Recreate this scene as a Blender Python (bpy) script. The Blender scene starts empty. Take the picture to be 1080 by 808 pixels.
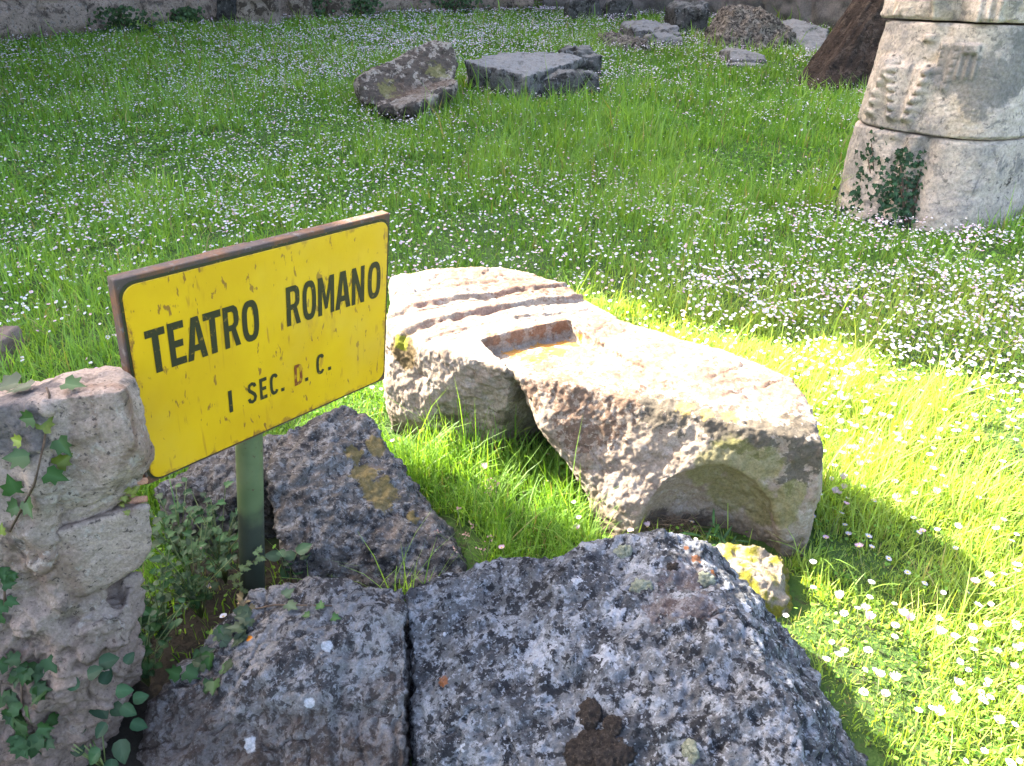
import bpy, bmesh, math, random
import numpy as np
from mathutils import Vector, Matrix
from mathutils.bvhtree import BVHTree
from mathutils.geometry import tessellate_polygon

rng = np.random.default_rng(11)
random.seed(11)
scene = bpy.context.scene
COL = scene.collection

# ------------------------------------------------------------------ camera
H = 1.35; TH = math.radians(27); F = 816.0
CT, ST = math.cos(TH), math.sin(TH)
def ray(px, py):
    u = (px-540)/F; v = (404-py)/F
    return np.array([u, CT+v*ST, -ST+v*CT])
def at(px, py, y=None, z=None):
    r = ray(px, py)
    s = y/r[1] if y is not None else (z-H)/r[2]
    p = r*s; p[2] += H
    return p
cam = bpy.data.cameras.new("camera"); camo = bpy.data.objects.new("camera", cam)
cam.sensor_width = 36; cam.lens = 36*F/1080; cam.clip_start = .05; cam.clip_end = 2000
camo.location = (0, 0, H); camo.rotation_euler = (math.pi/2-TH, 0, 0)
COL.objects.link(camo); scene.camera = camo

# ------------------------------------------------------------------ numpy noise
def _hash(ix, iy, iz, seed):
    h = (ix.astype(np.int64)*374761393 + iy.astype(np.int64)*668265263 + iz.astype(np.int64)*1274126177 + seed*974711) & 0xffffffff
    h = ((h ^ (h >> 13))*1274126177) & 0xffffffff
    h = ((h ^ (h >> 16))*2246822519) & 0xffffffff
    return ((h ^ (h >> 15)) & 0xffffff)/float(0xffffff)
def vnoise(P, seed=0):
    i = np.floor(P).astype(np.int64); f = P-i; f = f*f*f*(f*(f*6-15)+10)
    out = 0
    for dx in (0, 1):
        wx = f[:, 0] if dx else 1-f[:, 0]
        for dy in (0, 1):
            wy = f[:, 1] if dy else 1-f[:, 1]
            for dz in (0, 1):
                wz = f[:, 2] if dz else 1-f[:, 2]
                out = out+wx*wy*wz*_hash(i[:, 0]+dx, i[:, 1]+dy, i[:, 2]+dz, seed)
    return out*2-1
def fbm(P, octv=4, seed=0, gain=.5):
    a = 1; s = 0; t = 0
    for k in range(octv):
        s = s+a*vnoise(P*(2.03**k)+k*7.31, seed+k); t += a; a *= gain
    return s/t*1.6
def worley(P, seed=0):
    i = np.floor(P).astype(np.int64); best = np.full(len(P), 9.)
    for dx in (-1, 0, 1):
        for dy in (-1, 0, 1):
            for dz in (-1, 0, 1):
                c = i+np.array([dx, dy, dz])
                q = np.stack([c[:, k]+_hash(c[:, 0], c[:, 1], c[:, 2], seed+k*17) for k in range(3)], 1)
                best = np.minimum(best, ((q-P)**2).sum(1))
    return np.sqrt(best)
def n2(x, y, s, seed=0, o=3):
    x = np.atleast_1d(np.asarray(x, float)); y = np.atleast_1d(np.asarray(y, float))
    return fbm(np.stack([x*s, y*s, np.zeros_like(x)+seed*3.7], 1), o, seed)
def sstep(a, b, x):
    t = np.clip((x-a)/(b-a), 0, 1); return t*t*(3-2*t)

def gz(x, y):
    x = np.asarray(x, float); y = np.asarray(y, float)
    yy = np.minimum(y, 26.)
    g = np.where(yy < 5, 0, np.where(yy < 7, .05*(np.clip(yy-5, 0, 9))**2/4, .05*(yy-6)))
    sh = np.shape(g)
    return g+.018*n2(np.ravel(x), np.ravel(y), 1.7, 5).reshape(sh)
def atg(px, py, dz=0.):
    r = ray(px, py); s = 3.
    for _ in range(60):
        p = r*s
        zt = float(gz(p[0], p[1]))+dz
        s += .5*((zt-H)/r[2]-s)
    p = r*s; p[2] += H
    return p

# ------------------------------------------------------------------ object helpers
def tag(o, label=None, cat=None, group=None, kind=None):
    if label: o['label'] = label
    if cat: o['category'] = cat
    if group: o['group'] = group
    if kind: o['kind'] = kind
    return o
def empty(name, loc):
    o = bpy.data.objects.new(name, None); o.location = loc; o.empty_display_size = .1
    COL.objects.link(o); return o
def link(name, me, mat=None, parent=None, smooth=True):
    if mat:
        for m in (mat if isinstance(mat, (list, tuple)) else [mat]): me.materials.append(m)
    o = bpy.data.objects.new(name, me); COL.objects.link(o)
    if parent is not None:
        o.parent = parent; o.matrix_parent_inverse = Matrix.Translation(-Vector(parent.location))
    if smooth:
        me.polygons.foreach_set('use_smooth', np.ones(len(me.polygons), bool))
    return o
def mk(name, verts, faces, mat=None, parent=None, smooth=True, colors=None, fmat=None):
    me = bpy.data.meshes.new(name)
    me.from_pydata([tuple(map(float, v)) for v in verts], [], [tuple(map(int, f)) for f in faces])
    if fmat is not None: me.polygons.foreach_set('material_index', np.asarray(fmat, np.int32))
    if colors is not None:
        a = me.color_attributes.new('tint', 'FLOAT_COLOR', 'POINT')
        c = np.ones((len(verts), 4), np.float32); c[:, :3] = colors
        a.data.foreach_set('color', c.ravel())
    me.update()
    return link(name, me, mat, parent, smooth)
def mk_np(name, V, loops, sizes, colors=None, mat=None, parent=None, smooth=True):
    me = bpy.data.meshes.new(name)
    me.vertices.add(len(V)); me.vertices.foreach_set('co', V.astype(np.float32).ravel())
    me.loops.add(len(loops)); me.loops.foreach_set('vertex_index', loops.astype(np.int32))
    st = np.concatenate([[0], np.cumsum(sizes)[:-1]]).astype(np.int32)
    me.polygons.add(len(sizes)); me.polygons.foreach_set('loop_start', st)
    me.polygons.foreach_set('loop_total', np.asarray(sizes, np.int32))
    if colors is not None:
        a = me.color_attributes.new('tint', 'FLOAT_COLOR', 'POINT')
        c = np.ones((len(V), 4), np.float32); c[:, :3] = colors
        a.data.foreach_set('color', c.ravel())
    me.update(calc_edges=True)
    return link(name, me, mat, parent, smooth)
def recentre(o):
    """origin at the base of the thing"""
    me = o.data; n = len(me.vertices); co = np.empty(n*3, np.float32); me.vertices.foreach_get('co', co); co = co.reshape(-1, 3)
    c = np.array([(co[:, 0].min()+co[:, 0].max())/2, (co[:, 1].min()+co[:, 1].max())/2, co[:, 2].min()])
    me.vertices.foreach_set('co', (co-c).astype(np.float32).ravel()); me.update(); o.location = c
    return o

# ------------------------------------------------------------------ materials
class NT:
    def __init__(s, name):
        s.m = bpy.data.materials.new(name); s.m.use_nodes = True
        s.t = s.m.node_tree; s.t.nodes.clear()
        s.out = s.t.nodes.new('ShaderNodeOutputMaterial')
    def n(s, typ, ins=None, **kw):
        nd = s.t.nodes.new('ShaderNode'+typ)
        for k, v in kw.items(): setattr(nd, k, v)
        for k, v in (ins or {}).items():
            sk = nd.inputs[k]
            if isinstance(v, bpy.types.NodeSocket): s.t.links.new(v, sk)
            else:
                if sk.type == 'RGBA' and len(v) == 3: v = (*v, 1)
                sk.default_value = v
        return nd
    def mix(s, f, a, b, blend='MIX'):
        nd = s.n('Mix', data_type='RGBA', blend_type=blend)
        for sk, v in ((nd.inputs[0], f), (nd.inputs[6], a), (nd.inputs[7], b)):
            if isinstance(v, bpy.types.NodeSocket): s.t.links.new(v, sk)
            else: sk.default_value = (*v, 1) if sk.type == 'RGBA' and len(v) == 3 else v
        return nd.outputs[2]
    def math(s, op, a, b=0., clamp=False):
        nd = s.n('Math', {0: a, 1: b}, operation=op, use_clamp=clamp); return nd.outputs[0]
    def rng(s, x, lo, hi, a=0., b=1.):
        return s.n('MapRange', {0: x, 1: lo, 2: hi, 3: a, 4: b}, interpolation_type='SMOOTHSTEP').outputs[0]
    def noise(s, pos, scale, detail=5., rough=.55, dist=0.):
        return s.n('TexNoise', {'Vector': pos, 'Scale': scale, 'Detail': detail, 'Roughness': rough, 'Distortion': dist}).outputs[0]
    def finish(s, col, rough=.9, bump=None, bstr=.5, bdist=.004, spec=.25):
        p = s.n('BsdfPrincipled', {'Base Color': col, 'Roughness': rough, 'Specular IOR Level': spec})
        if bump is not None:
            b = s.n('Bump', {'Height': bump, 'Strength': bstr, 'Distance': bdist}); s.t.links.new(b.outputs[0], p.inputs['Normal'])
        s.t.links.new(p.outputs[0], s.out.inputs[0]); return s.m

def stone_mat(name, c1, c2, cscale, layers, bscale=90, bstr=.6, bdist=.004):
    """layers: (kind, params, colour, strength)"""
    k = NT(name)
    geo = k.n('NewGeometry'); pos = geo.outputs['Position']; nrm = geo.outputs['Normal']
    col = k.mix(k.rng(k.noise(pos, cscale, 8, .65), .35, .65), c1, c2)
    for kind, prm, c, st in layers:
        if kind == 'noise':
            sc, lo, hi = prm[:3]; ds = prm[3] if len(prm) > 3 else .3; rg = prm[4] if len(prm) > 4 else .6
            off = k.n('VectorMath', {0: pos, 1: (sc*.37, sc*.11, 1.7)}, operation='ADD').outputs[0]
            f = k.rng(k.noise(off, sc, 7, rg, ds), lo, hi)
        elif kind == 'spots':
            sc, size, frac = prm
            wob = k.n('VectorMath', {0: k.n('TexNoise', {'Vector': pos, 'Scale': sc*3.5, 'Detail': 3.}).outputs[1], 'Scale': .34/sc*3}, operation='SCALE').outputs[0]
            v = k.n('TexVoronoi', {'Vector': k.n('VectorMath', {0: pos, 1: wob}, operation='ADD').outputs[0], 'Scale': sc})
            sep = k.n('SeparateColor', {0: v.outputs['Color']})
            szr = k.math('MULTIPLY', sep.outputs[1], size)
            f = k.math('MULTIPLY', k.rng(k.math('SUBTRACT', v.outputs['Distance'], szr), -.03, .02, 1., 0.), k.math('LESS_THAN', sep.outputs[0], frac))
        elif kind == 'blob':
            pts, nsc, amp = prm
            nz = k.math('MULTIPLY', k.math('SUBTRACT', k.noise(pos, nsc, 6, .65), .5), amp)
            f = 0.
            for p, r in pts:
                d = k.n('VectorMath', {0: pos, 1: tuple(map(float, p))}, operation='DISTANCE').outputs['Value']
                q = k.rng(k.math('ADD', k.math('DIVIDE', d, float(r)), nz), .8, 1.05, 1., 0.)
                f = q if f == 0. else k.math('MAXIMUM', f, q)
        elif kind == 'line':
            f = 0.
            wob = k.n('VectorMath', {0: k.n('TexNoise', {'Vector': pos, 'Scale': 25., 'Detail': 4.}).outputs[1], 1: (.5, .5, .5)}, operation='SUBTRACT').outputs[0]
            wp = k.n('VectorMath', {0: pos, 1: k.n('VectorMath', {0: wob, 'Scale': .018}, operation='SCALE').outputs[0]}, operation='ADD').outputs[0]
            for p, q_, wd in prm:
                e = np.array(q_)-np.array(p); L = np.linalg.norm(e); e = e/L
                rel = k.n('VectorMath', {0: wp, 1: tuple(map(float, p))}, operation='SUBTRACT').outputs[0]
                al = k.n('VectorMath', {0: rel, 1: tuple(map(float, e))}, operation='DOT_PRODUCT').outputs['Value']
                pr = k.n('VectorMath', {0: rel, 1: tuple(map(float, (-e[1], e[0], 0)))}, operation='DOT_PRODUCT').outputs['Value']
                q = k.math('MULTIPLY', k.rng(k.math('ABSOLUTE', pr), wd*.5, wd*1.3, 1., 0.), k.math('MULTIPLY', k.rng(al, -.03, .02), k.rng(al, L-.02, L+.03, 1., 0.)))
                q = k.math('MULTIPLY', q, k.rng(k.noise(pos, 18, 5, .65), .38, .52))
                f = q if f == 0. else k.math('MAXIMUM', f, q)
        elif kind == 'up':
            lo, hi, sc, nlo, nhi = prm
            z = k.n('SeparateXYZ', {0: nrm}).outputs[2]
            f = k.math('MULTIPLY', k.rng(z, lo, hi), k.rng(k.noise(pos, sc, 6, .65), nlo, nhi))
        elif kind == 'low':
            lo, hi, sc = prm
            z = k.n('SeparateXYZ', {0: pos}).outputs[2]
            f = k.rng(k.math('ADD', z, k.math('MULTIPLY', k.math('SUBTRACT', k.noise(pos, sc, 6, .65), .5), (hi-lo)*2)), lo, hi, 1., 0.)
        col = k.mix(k.math('MULTIPLY', f, float(st)), col, c)
    b = k.math('ADD', k.noise(pos, bscale, 8, .7), k.math('MULTIPLY', k.noise(pos, bscale*3.1, 4, .6), .5))
    # fine value grain that belongs to the stone
    g = k.rng(k.noise(pos, bscale*2.2, 5, .75), .3, .7, .72, 1.25)
    col = k.mix(1., col, k.n('CombineXYZ', {0: g, 1: g, 2: g}).outputs[0], 'MULTIPLY')
    return k.finish(col, .93, b, bstr, bdist, .15)

def leaf_mat(name, trans=.35, rough=.45, spec=.3, tcol=(1.25, 1.2, .45)):
    k = NT(name)
    a = k.n('Attribute', attribute_name='tint', attribute_type='GEOMETRY').outputs['Color']
    p = k.n('BsdfPrincipled', {'Base Color': a, 'Roughness': rough, 'Specular IOR Level': spec})
    t = k.n('BsdfTranslucent', {'Color': k.mix(1., a, tcol, 'MULTIPLY')})
    m = k.n('MixShader', {0: trans, 1: p.outputs[0], 2: t.outputs[0]})
    k.t.links.new(m.outputs[0], k.out.inputs[0]); return k.m
def flat_mat(name, c, rough=.7, spec=.3, var=None, vs=20., bump=0):
    k = NT(name); geo = k.n('NewGeometry').outputs['Position']
    col = c
    if var: col = k.mix(k.rng(k.noise(geo, vs, 6, .6), .35, .65), c, var)
    return k.finish(col if var else k.n('RGB').outputs[0] if False else k.mix(0., c, c), rough, k.noise(geo, vs*4, 5) if bump else None, bump or .3, .002, spec)

# ------------------------------------------------------------------ rocks
OCC = {}            # 1 cm cells of ground covered by stones
def mark(co, cell=.02):
    g = gz(co[:, 0], co[:, 1])
    for a, b in set(map(tuple, np.floor(co[(co[:, 2] < g+.10)][:, :2]/cell).astype(int))): OCC[(a, b)] = 1
def hull_bm(pts):
    bm = bmesh.new()
    for p in pts: bm.verts.new(tuple(map(float, p)))
    r = bmesh.ops.convex_hull(bm, input=bm.verts)
    bmesh.ops.delete(bm, geom=[g for g in r['geom_interior'] if isinstance(g, bmesh.types.BMVert)], context='VERTS')
    bmesh.ops.recalc_face_normals(bm, faces=bm.faces)
    return bm
def join_hulls(hulls, name='tmp'):
    V = []; Fc = []
    for h in hulls:
        bm = hull_bm(h); n0 = len(V); bm.verts.index_update()
        V += [v.co[:] for v in bm.verts]; Fc += [[v.index+n0 for v in f.verts] for f in bm.faces]; bm.free()
    me = bpy.data.meshes.new(name); me.from_pydata(V, [], Fc); me.update()
    o = bpy.data.objects.new(name, me); COL.objects.link(o); return o
def boxpts(c, ax, ay, az, sx, sy, sz):
    c = np.array(c, float); return [c+sx*i*np.array(ax)+sy*j*np.array(ay)+sz*k*np.array(az) for i in (-.5, .5) for j in (-.5, .5) for k in (-.5, .5)]
def ellipsoid(c, ax, ay, az, rx, ry, rz):
    out = []
    for a in np.linspace(0, math.pi, 13):
        for b in np.linspace(0, 2*math.pi, 24, endpoint=False):
            out.append(np.array(c)+rx*math.sin(a)*math.cos(b)*np.array(ax)+ry*math.sin(a)*math.sin(b)*np.array(ay)+rz*math.cos(a)*np.array(az))
    return out
def rock(name, hulls, mat, vox=.006, smooth=3, cuts=(), amp=(.02, .006, .004), frq=(6., 25., 70.), seed=0, func=None, parent=None, occ=True, pits=0., pitf=40., coarse=None, crack=None):
    o = join_hulls(hulls)
    temps = []
    if len(hulls) > 1 or cuts:
        m = o.modifiers.new('r', 'REMESH'); m.mode = 'VOXEL'; m.voxel_size = (coarse or vox*1.5)
    for c in cuts:
        co = join_hulls([c], 'cutter'); temps.append(co)
        b = o.modifiers.new('b', 'BOOLEAN'); b.object = co; b.operation = 'DIFFERENCE'; b.solver = 'EXACT'
    m = o.modifiers.new('r2', 'REMESH'); m.mode = 'VOXEL'; m.voxel_size = vox
    m = o.modifiers.new('s', 'SMOOTH'); m.factor = .5; m.iterations = smooth
    for t in temps: t.hide_render = True
    dg = bpy.context.evaluated_depsgraph_get(); dg.update()
    me = bpy.data.meshes.new_from_object(o.evaluated_get(dg), depsgraph=dg)
    for t in temps+[o]:
        d = t.data; bpy.data.objects.remove(t); bpy.data.meshes.remove(d)
    n = len(me.vertices); co = np.empty(n*3); me.vertices.foreach_get('co', co); co = co.reshape(-1, 3)
    nr = np.empty(n*3); me.vertices.foreach_get('normal', nr); nr = nr.reshape(-1, 3)
    d = np.zeros(n)
    for k, (a, f) in enumerate(zip(amp, frq)):
        if a: d += a*fbm(co*f+seed*5.3, 4 if k < 2 else 3, seed+k*11, .55)
    if pits: d -= pits*sstep(.42, .12, worley(co*pitf+seed, seed+3))*sstep(-.2, .4, fbm(co*9., 3, seed+50))
    if crack:
        q = fbm(co*crack[1]+seed*3.1, 3, seed+70); d -= crack[0]*np.exp(-(q/.035)**2)*sstep(-.3, .3, fbm(co*crack[1]*.7+9, 2, seed+71))
        q = fbm(co*crack[1]*2.3+seed*2.1, 3, seed+75); d -= .5*crack[0]*np.exp(-(q/.04)**2)*sstep(-.1, .4, fbm(co*crack[1]*.9+4, 2, seed+76))
    if func is not None: d += func(co, nr)
    co = co+nr*d[:, None]
    me.vertices.foreach_set('co', co.astype(np.float32).ravel()); me.update(); me.name = name
    if occ: mark(co)
    ob = link(name, me, mat, parent)
    return ob
def bvh_of(o):
    me = o.data; mw = o.matrix_world.copy()
    off = o.location
    if o.parent is not None: off = Vector((0, 0, 0))
    return BVHTree.FromPolygons([tuple(Vector(v.co)+off) for v in me.vertices], [tuple(p.vertices) for p in me.polygons])
def hit(px, py, trees):
    r = Vector(ray(px, py)); r.normalize(); best = None
    for t in trees:
        h = t.ray_cast(Vector((0, 0, H)), r)
        if h[0] is not None and (best is None or h[3] < best[2]): best = (np.array(h[0]), np.array(h[1]), h[3])
    return best
def tube(pts, rad, seg=6):
    V = []; Fc = []; pts = [np.array(p, float) for p in pts]; n = len(pts)
    rs = rad if hasattr(rad, '__len__') else [rad]*n
    for i, p in enumerate(pts):
        d = pts[min(i+1, n-1)]-pts[max(i-1, 0)]; d /= np.linalg.norm(d)+1e-9
        a = np.cross(d, [0, 0, 1.]) if abs(d[2]) < .9 else np.cross(d, [1., 0, 0]); a /= np.linalg.norm(a); b = np.cross(d, a)
        for s in range(seg):
            t = 2*math.pi*s/seg; V.append(p+rs[i]*(math.cos(t)*a+math.sin(t)*b))
    for i in range(n-1):
        for s in range(seg):
            Fc.append((i*seg+s, i*seg+(s+1) % seg, (i+1)*seg+(s+1) % seg, (i+1)*seg+s))
    Fc.append(tuple(range(seg))[::-1]); Fc.append(tuple(range((n-1)*seg, n*seg)))
    return V, Fc

# ------------------------------------------------------------------ light
SUN_AZ = np.array([-.866, .5]); EL = math.radians(37)
sd = Vector((SUN_AZ[0]*math.cos(EL), SUN_AZ[1]*math.cos(EL), math.sin(EL)))
sun = bpy.data.lights.new("sun", 'SUN'); sun.energy = 4.8; sun.angle = math.radians(.5); sun.color = (1, .95, .86)
so = bpy.data.objects.new("sun", sun); so.rotation_euler = sd.to_track_quat('Z', 'Y').to_euler(); so.location = (-8, 4, 12); COL.objects.link(so)
w = bpy.data.worlds.new("World"); scene.world = w; w.use_nodes = True
nt = w.node_tree; nt.nodes.clear()
sky = nt.nodes.new('ShaderNodeTexSky'); sky.sky_type = 'NISHITA'; sky.sun_disc = False
sky.sun_elevation = EL; sky.sun_rotation = math.atan2(SUN_AZ[0], SUN_AZ[1]); sky.air_density = .6; sky.dust_density = 4.; sky.ozone_density = .3
bg = nt.nodes.new('ShaderNodeBackground'); bg.inputs[1].default_value = .15
wo = nt.nodes.new('ShaderNodeOutputWorld'); nt.links.new(sky.outputs[0], bg.inputs[0]); nt.links.new(bg.outputs[0], wo.inputs[0])
scene.view_settings.view_transform = 'Standard'; scene.view_settings.look = 'None'; scene.view_settings.gamma = 1
scene.view_settings.use_curve_mapping = False
scene.view_settings.exposure = 3.38
scene.render.engine = 'CYCLES'
cy = scene.cycles; cy.use_denoising = True; cy.max_bounces = 7; cy.diffuse_bounces = 4; cy.transmission_bounces = 4; cy.transparent_max_bounces = 4
cy.use_adaptive_sampling = True; cy.adaptive_threshold = .015
try: cy.denoiser = 'OPENIMAGEDENOISE'
except Exception: pass

# ------------------------------------------------------------------ ground
def axis(lo, hi, fine_lo, fine_hi, fine, grow=1.25):
    a = list(np.arange(fine_lo, fine_hi+1e-6, fine)); s = fine; x = a[-1]
    while x < hi: s *= grow; x += s; a.append(x)
    s = fine; x = a[0]; b = []
    while x > lo: s *= grow; x -= s; b.append(x)
    return np.array(b[::-1]+a)
gx = axis(-300, 300, -3, 4, .08); gy_ = axis(-100, 400, -.5, 8, .08)
X, Y = np.meshgrid(gx, gy_); Z = gz(X.ravel(), Y.ravel())
nx = len(gx); ny = len(gy_)
idx = np.arange(nx*ny).reshape(ny, nx)
Q = np.stack([idx[:-1, :-1], idx[:-1, 1:], idx[1:, 1:], idx[1:, :-1]], -1).reshape(-1, 4)
k = NT('soil'); gp = k.n('NewGeometry').outputs['Position']
sc_ = k.mix(k.rng(k.noise(gp, 3, 6), .35, .65), (.045, .085, .014), (.065, .12, .02))
sc_ = k.mix(k.rng(k.noise(gp, 40, 6, .7), .5, .7), sc_, (.055, .042, .024))
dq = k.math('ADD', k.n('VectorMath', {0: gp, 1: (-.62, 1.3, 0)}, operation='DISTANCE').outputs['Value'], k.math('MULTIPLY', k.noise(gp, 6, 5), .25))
sc_ = k.mix(k.rng(dq, .45, .62, 1., 0.), sc_, (.028, .022, .014))   # bare earth between pier and post, darkened to paint the deep shade there
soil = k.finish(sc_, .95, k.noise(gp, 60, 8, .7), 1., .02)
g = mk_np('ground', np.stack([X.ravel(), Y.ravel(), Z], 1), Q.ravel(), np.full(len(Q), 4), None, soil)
tag(g, kind='structure')

# ------------------------------------------------------------------ stone materials
GREY = (.30, .29, .275); PALE = (.52, .49, .44); DARK = (.025, .024, .022)
def B(trees, *pts):
    """patch centres on the surface of a stone: (px, py, radius)"""
    out = []
    for px, py, r in pts:
        h = hit(px, py, trees)
        if h is not None: out.append((h[0], r))
    return out
def setmat(o, m): o.data.materials.clear(); o.data.materials.append(m)

# ------------------------------------------------------------------ main carved block
A = [at(412, 292, z=.43), at(478, 282, z=.44), at(548, 282, z=.44), at(588, 294, z=.43), at(614, 314, z=.42), at(655, 337, z=.405), at(406, 345, z=.37), at(416, 360, z=.35),
     at(500, 380, z=.39), at(540, 389, z=.395), (-.42, 2.28, 0), (-.13, 2.17, 0), (-.05, 2.13, .0), (-.44, 2.6, 0), (-.2, 2.95, 0), (.18, 2.85, 0), (.42, 2.45, 0), (.1, 2.3, 0)]
Bh = [at(540, 389, z=.395), at(655, 337, z=.405), at(700, 360, z=.405), at(752, 377, z=.41), at(800, 379, z=.415), at(836, 396, z=.41), at(864, 440, z=.385), at(868, 470, z=.35),
      at(690, 424, z=.345), at(742, 436, z=.375), at(800, 455, z=.37), at(850, 462, z=.36), at(655, 525, z=.13), at(659, 565, z=.03), at(662, 580, z=-.03), at(848, 592, z=0), (.80, 1.66, -.05), (.30, 1.72, -.05),
      (.92, 2.02, 0), (.66, 2.3, 0), (.42, 2.45, 0), at(556, 425, z=.285), at(603, 488, z=.15), at(865, 520, z=.19)]
cross = np.array([.935, .355, 0]); axis_ = np.array([.355, -.935, 0]); upv = np.array([0, 0, 1.])
# sunken panel: a wedge cut that is deep at its back wall and runs out towards the near end
b0 = at(508, 356, z=.41); b1 = at(600, 337, z=.41)
pw = b1-b0; pw[2] = 0; pl = np.cross(pw, [0, 0, 1.]); pl /= np.linalg.norm(pl)
recess = [b0+[0, 0, .2], b1+[0, 0, .2], b0+[0, 0, -.062], b1+[0, 0, -.055],
          b0+pl*.42+[-.02, 0, .2], b1+pl*.46+[.03, 0, .2], b0+pl*.42+[-.02, 0, -.012], b1+pl*.46+[.03, 0, -.012]]
ex = at(845, 560, z=.1)-at(660, 545, z=.1); ex[2] = 0; ex /= np.linalg.norm(ex); ey = np.array([-ex[1], ex[0], 0])
ac = (at(672, 548, z=.03)+at(822, 575, z=.03))/2
arch = ellipsoid(ac+np.array([0, 0, -.02])+ey*-.035, ex, ey, upv, .19, .08, .26)
waist = boxpts(at(560, 455, z=.12)+np.array([-.02, -.05, 0]), axis_, cross, upv, .07, .22, .26)
def main_func(co, nr):
    d = np.zeros(len(co)); up = sstep(.4, .75, nr[:, 2])*(co[:, 2] > .33)
    for (p, q), dep, wd in (((at(440, 337, z=.42), at(613, 314, z=.42)), .022, .010), ((at(428, 322, z=.42), at(602, 303, z=.42)), .020, .010), ((at(452, 347, z=.42), at(628, 322, z=.42)), .006, .006), ((at(424, 309, z=.42), at(590, 294, z=.42)), .005, .008)):
        e = q-p; e[2] = 0; L = np.linalg.norm(e); e /= L; nn = np.array([-e[1], e[0], 0])
        s = (co-p)@e; t = (co-p)@nn+.006*vnoise(co*14, 8)
        ww = wd*(1+.5*vnoise(co*22, 4))
        d -= dep*np.exp(-(t/ww)**2)*up*sstep(-.12, .02, s)*sstep(L+.12, L-.02, s)*(.65+.6*vnoise(co*30, 9))
        d += .4*dep*np.exp(-((t-wd*2.2)/wd)**2)*up*sstep(-.1, .02, s)*sstep(L+.12, L-.02, s)
    left = sstep(-.2, -.6, nr[:, 0]*.85+nr[:, 1]*.5)
    d += left*(.010*fbm(co*7, 4, 31)+.003*fbm(co*60, 3, 33))
    # rough broken crust round the near arris
    for p, r in ((at(760, 447, y=1.63), .10), (at(840, 465, y=1.57), .10), (at(600, 410, z=.33), .09)):
        f = sstep(r, r*.3, np.linalg.norm(co-p, axis=1)); d += f*(.0045*fbm(co*50, 4, 61)+.001)
    return d
block = rock('carved_stone_block', [A, Bh], None, .005, 4, [recess, arch], (.010, .0028, .0022), (5., 20., 90.), 2, main_func, pits=.003, pitf=60, crack=(.006, 5.))
tB = bvh_of(block)
main_m = stone_mat('carved_limestone', (.245, .195, .145), (.185, .14, .10), 7, [
    ('noise', (45, .55, .63, .5), (.15, .10, .07), .5), ('noise', (9, .6, .7, .8), (.17, .12, .085), .5),
    ('noise', (16, .52, .6, .8), (.28, .24, .20), .5), ('noise', (30, .60, .64, 1.2, .7), (.10, .062, .045), .65),
    ('blob', (B([tB], (575, 385, .05), (590, 400, .06), (620, 425, .06), (612, 455, .05), (650, 420, .05), (560, 415, .04), (640, 450, .045), (600, 430, .05)), 60, 8.5), (.095, .052, .03), .75),
    ('blob', (B([tB], (450, 318, .07), (600, 309, .06), (510, 330, .08), (540, 300, .08), (470, 345, .06)), 34, 5.), (.17, .10, .07), .75),
    ('line', [(at(452, 336, z=.42), at(612, 315, z=.42), .0055), (at(440, 325, z=.42), at(602, 305, z=.42), .005), (at(462, 348, z=.42), at(630, 324, z=.42), .002), (at(430, 310, z=.42), at(590, 296, z=.42), .002)], (.045, .028, .022), .92),
    ('blob', (B([tB], (600, 375, .1), (680, 395, .1), (760, 400, .1), (820, 410, .08), (700, 370, .08), (560, 300, .1), (500, 290, .1), (640, 345, .08)), 40, 7.5), (.12, .07, .045), .75),
    ('blob', (B([tB], (545, 372, .035), (575, 366, .04), (600, 362, .04), (560, 376, .04), (590, 372, .03)), 40, 4.), (.36, .16, .02), .8),
    ('blob', (B([tB], (520, 358, .03), (545, 354, .03), (570, 349, .03), (592, 345, .03)), 40, 3.), (.17, .09, .05), .85),
    ('blob', (B([tB], (428, 372, .06)), 25, 2.), (.09, .06, .022), .9), ('blob', (B([tB], (424, 362, .03)), 40, 2.), (.17, .17, .012), .9),
    ('blob', (B([tB], (540, 395, .025), (548, 415, .03), (470, 440, .05), (530, 440, .04)), 24, 3.), (.10, .08, .05), .8),
    ('blob', (B([tB], (690, 432, .05), (720, 432, .05), (760, 447, .05), (800, 455, .055), (840, 455, .06), (850, 480, .06), (838, 500, .04), (780, 462, .04)), 36, 4.2), (.062, .052, .036), .85),
    ('blob', (B([tB], (722, 430, .024), (770, 440, .024), (745, 436, .02)), 60, 3.), (.20, .14, .05), .9),
    ('blob', (B([tB], (770, 490, .08), (790, 515, .08), (770, 520, .07), (740, 500, .05), (800, 540, .05), (835, 520, .04), (810, 490, .05), (820, 540, .05)), 14, 1.6), (.125, .118, .03), .6),
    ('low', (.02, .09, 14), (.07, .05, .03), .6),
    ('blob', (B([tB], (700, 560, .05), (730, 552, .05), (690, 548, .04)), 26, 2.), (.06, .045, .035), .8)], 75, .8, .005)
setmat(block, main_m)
recentre(block)
tag(block, 'large pale carved limestone block in the sun, with grooves, sunken panel and hollowed end', 'stone block')

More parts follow.
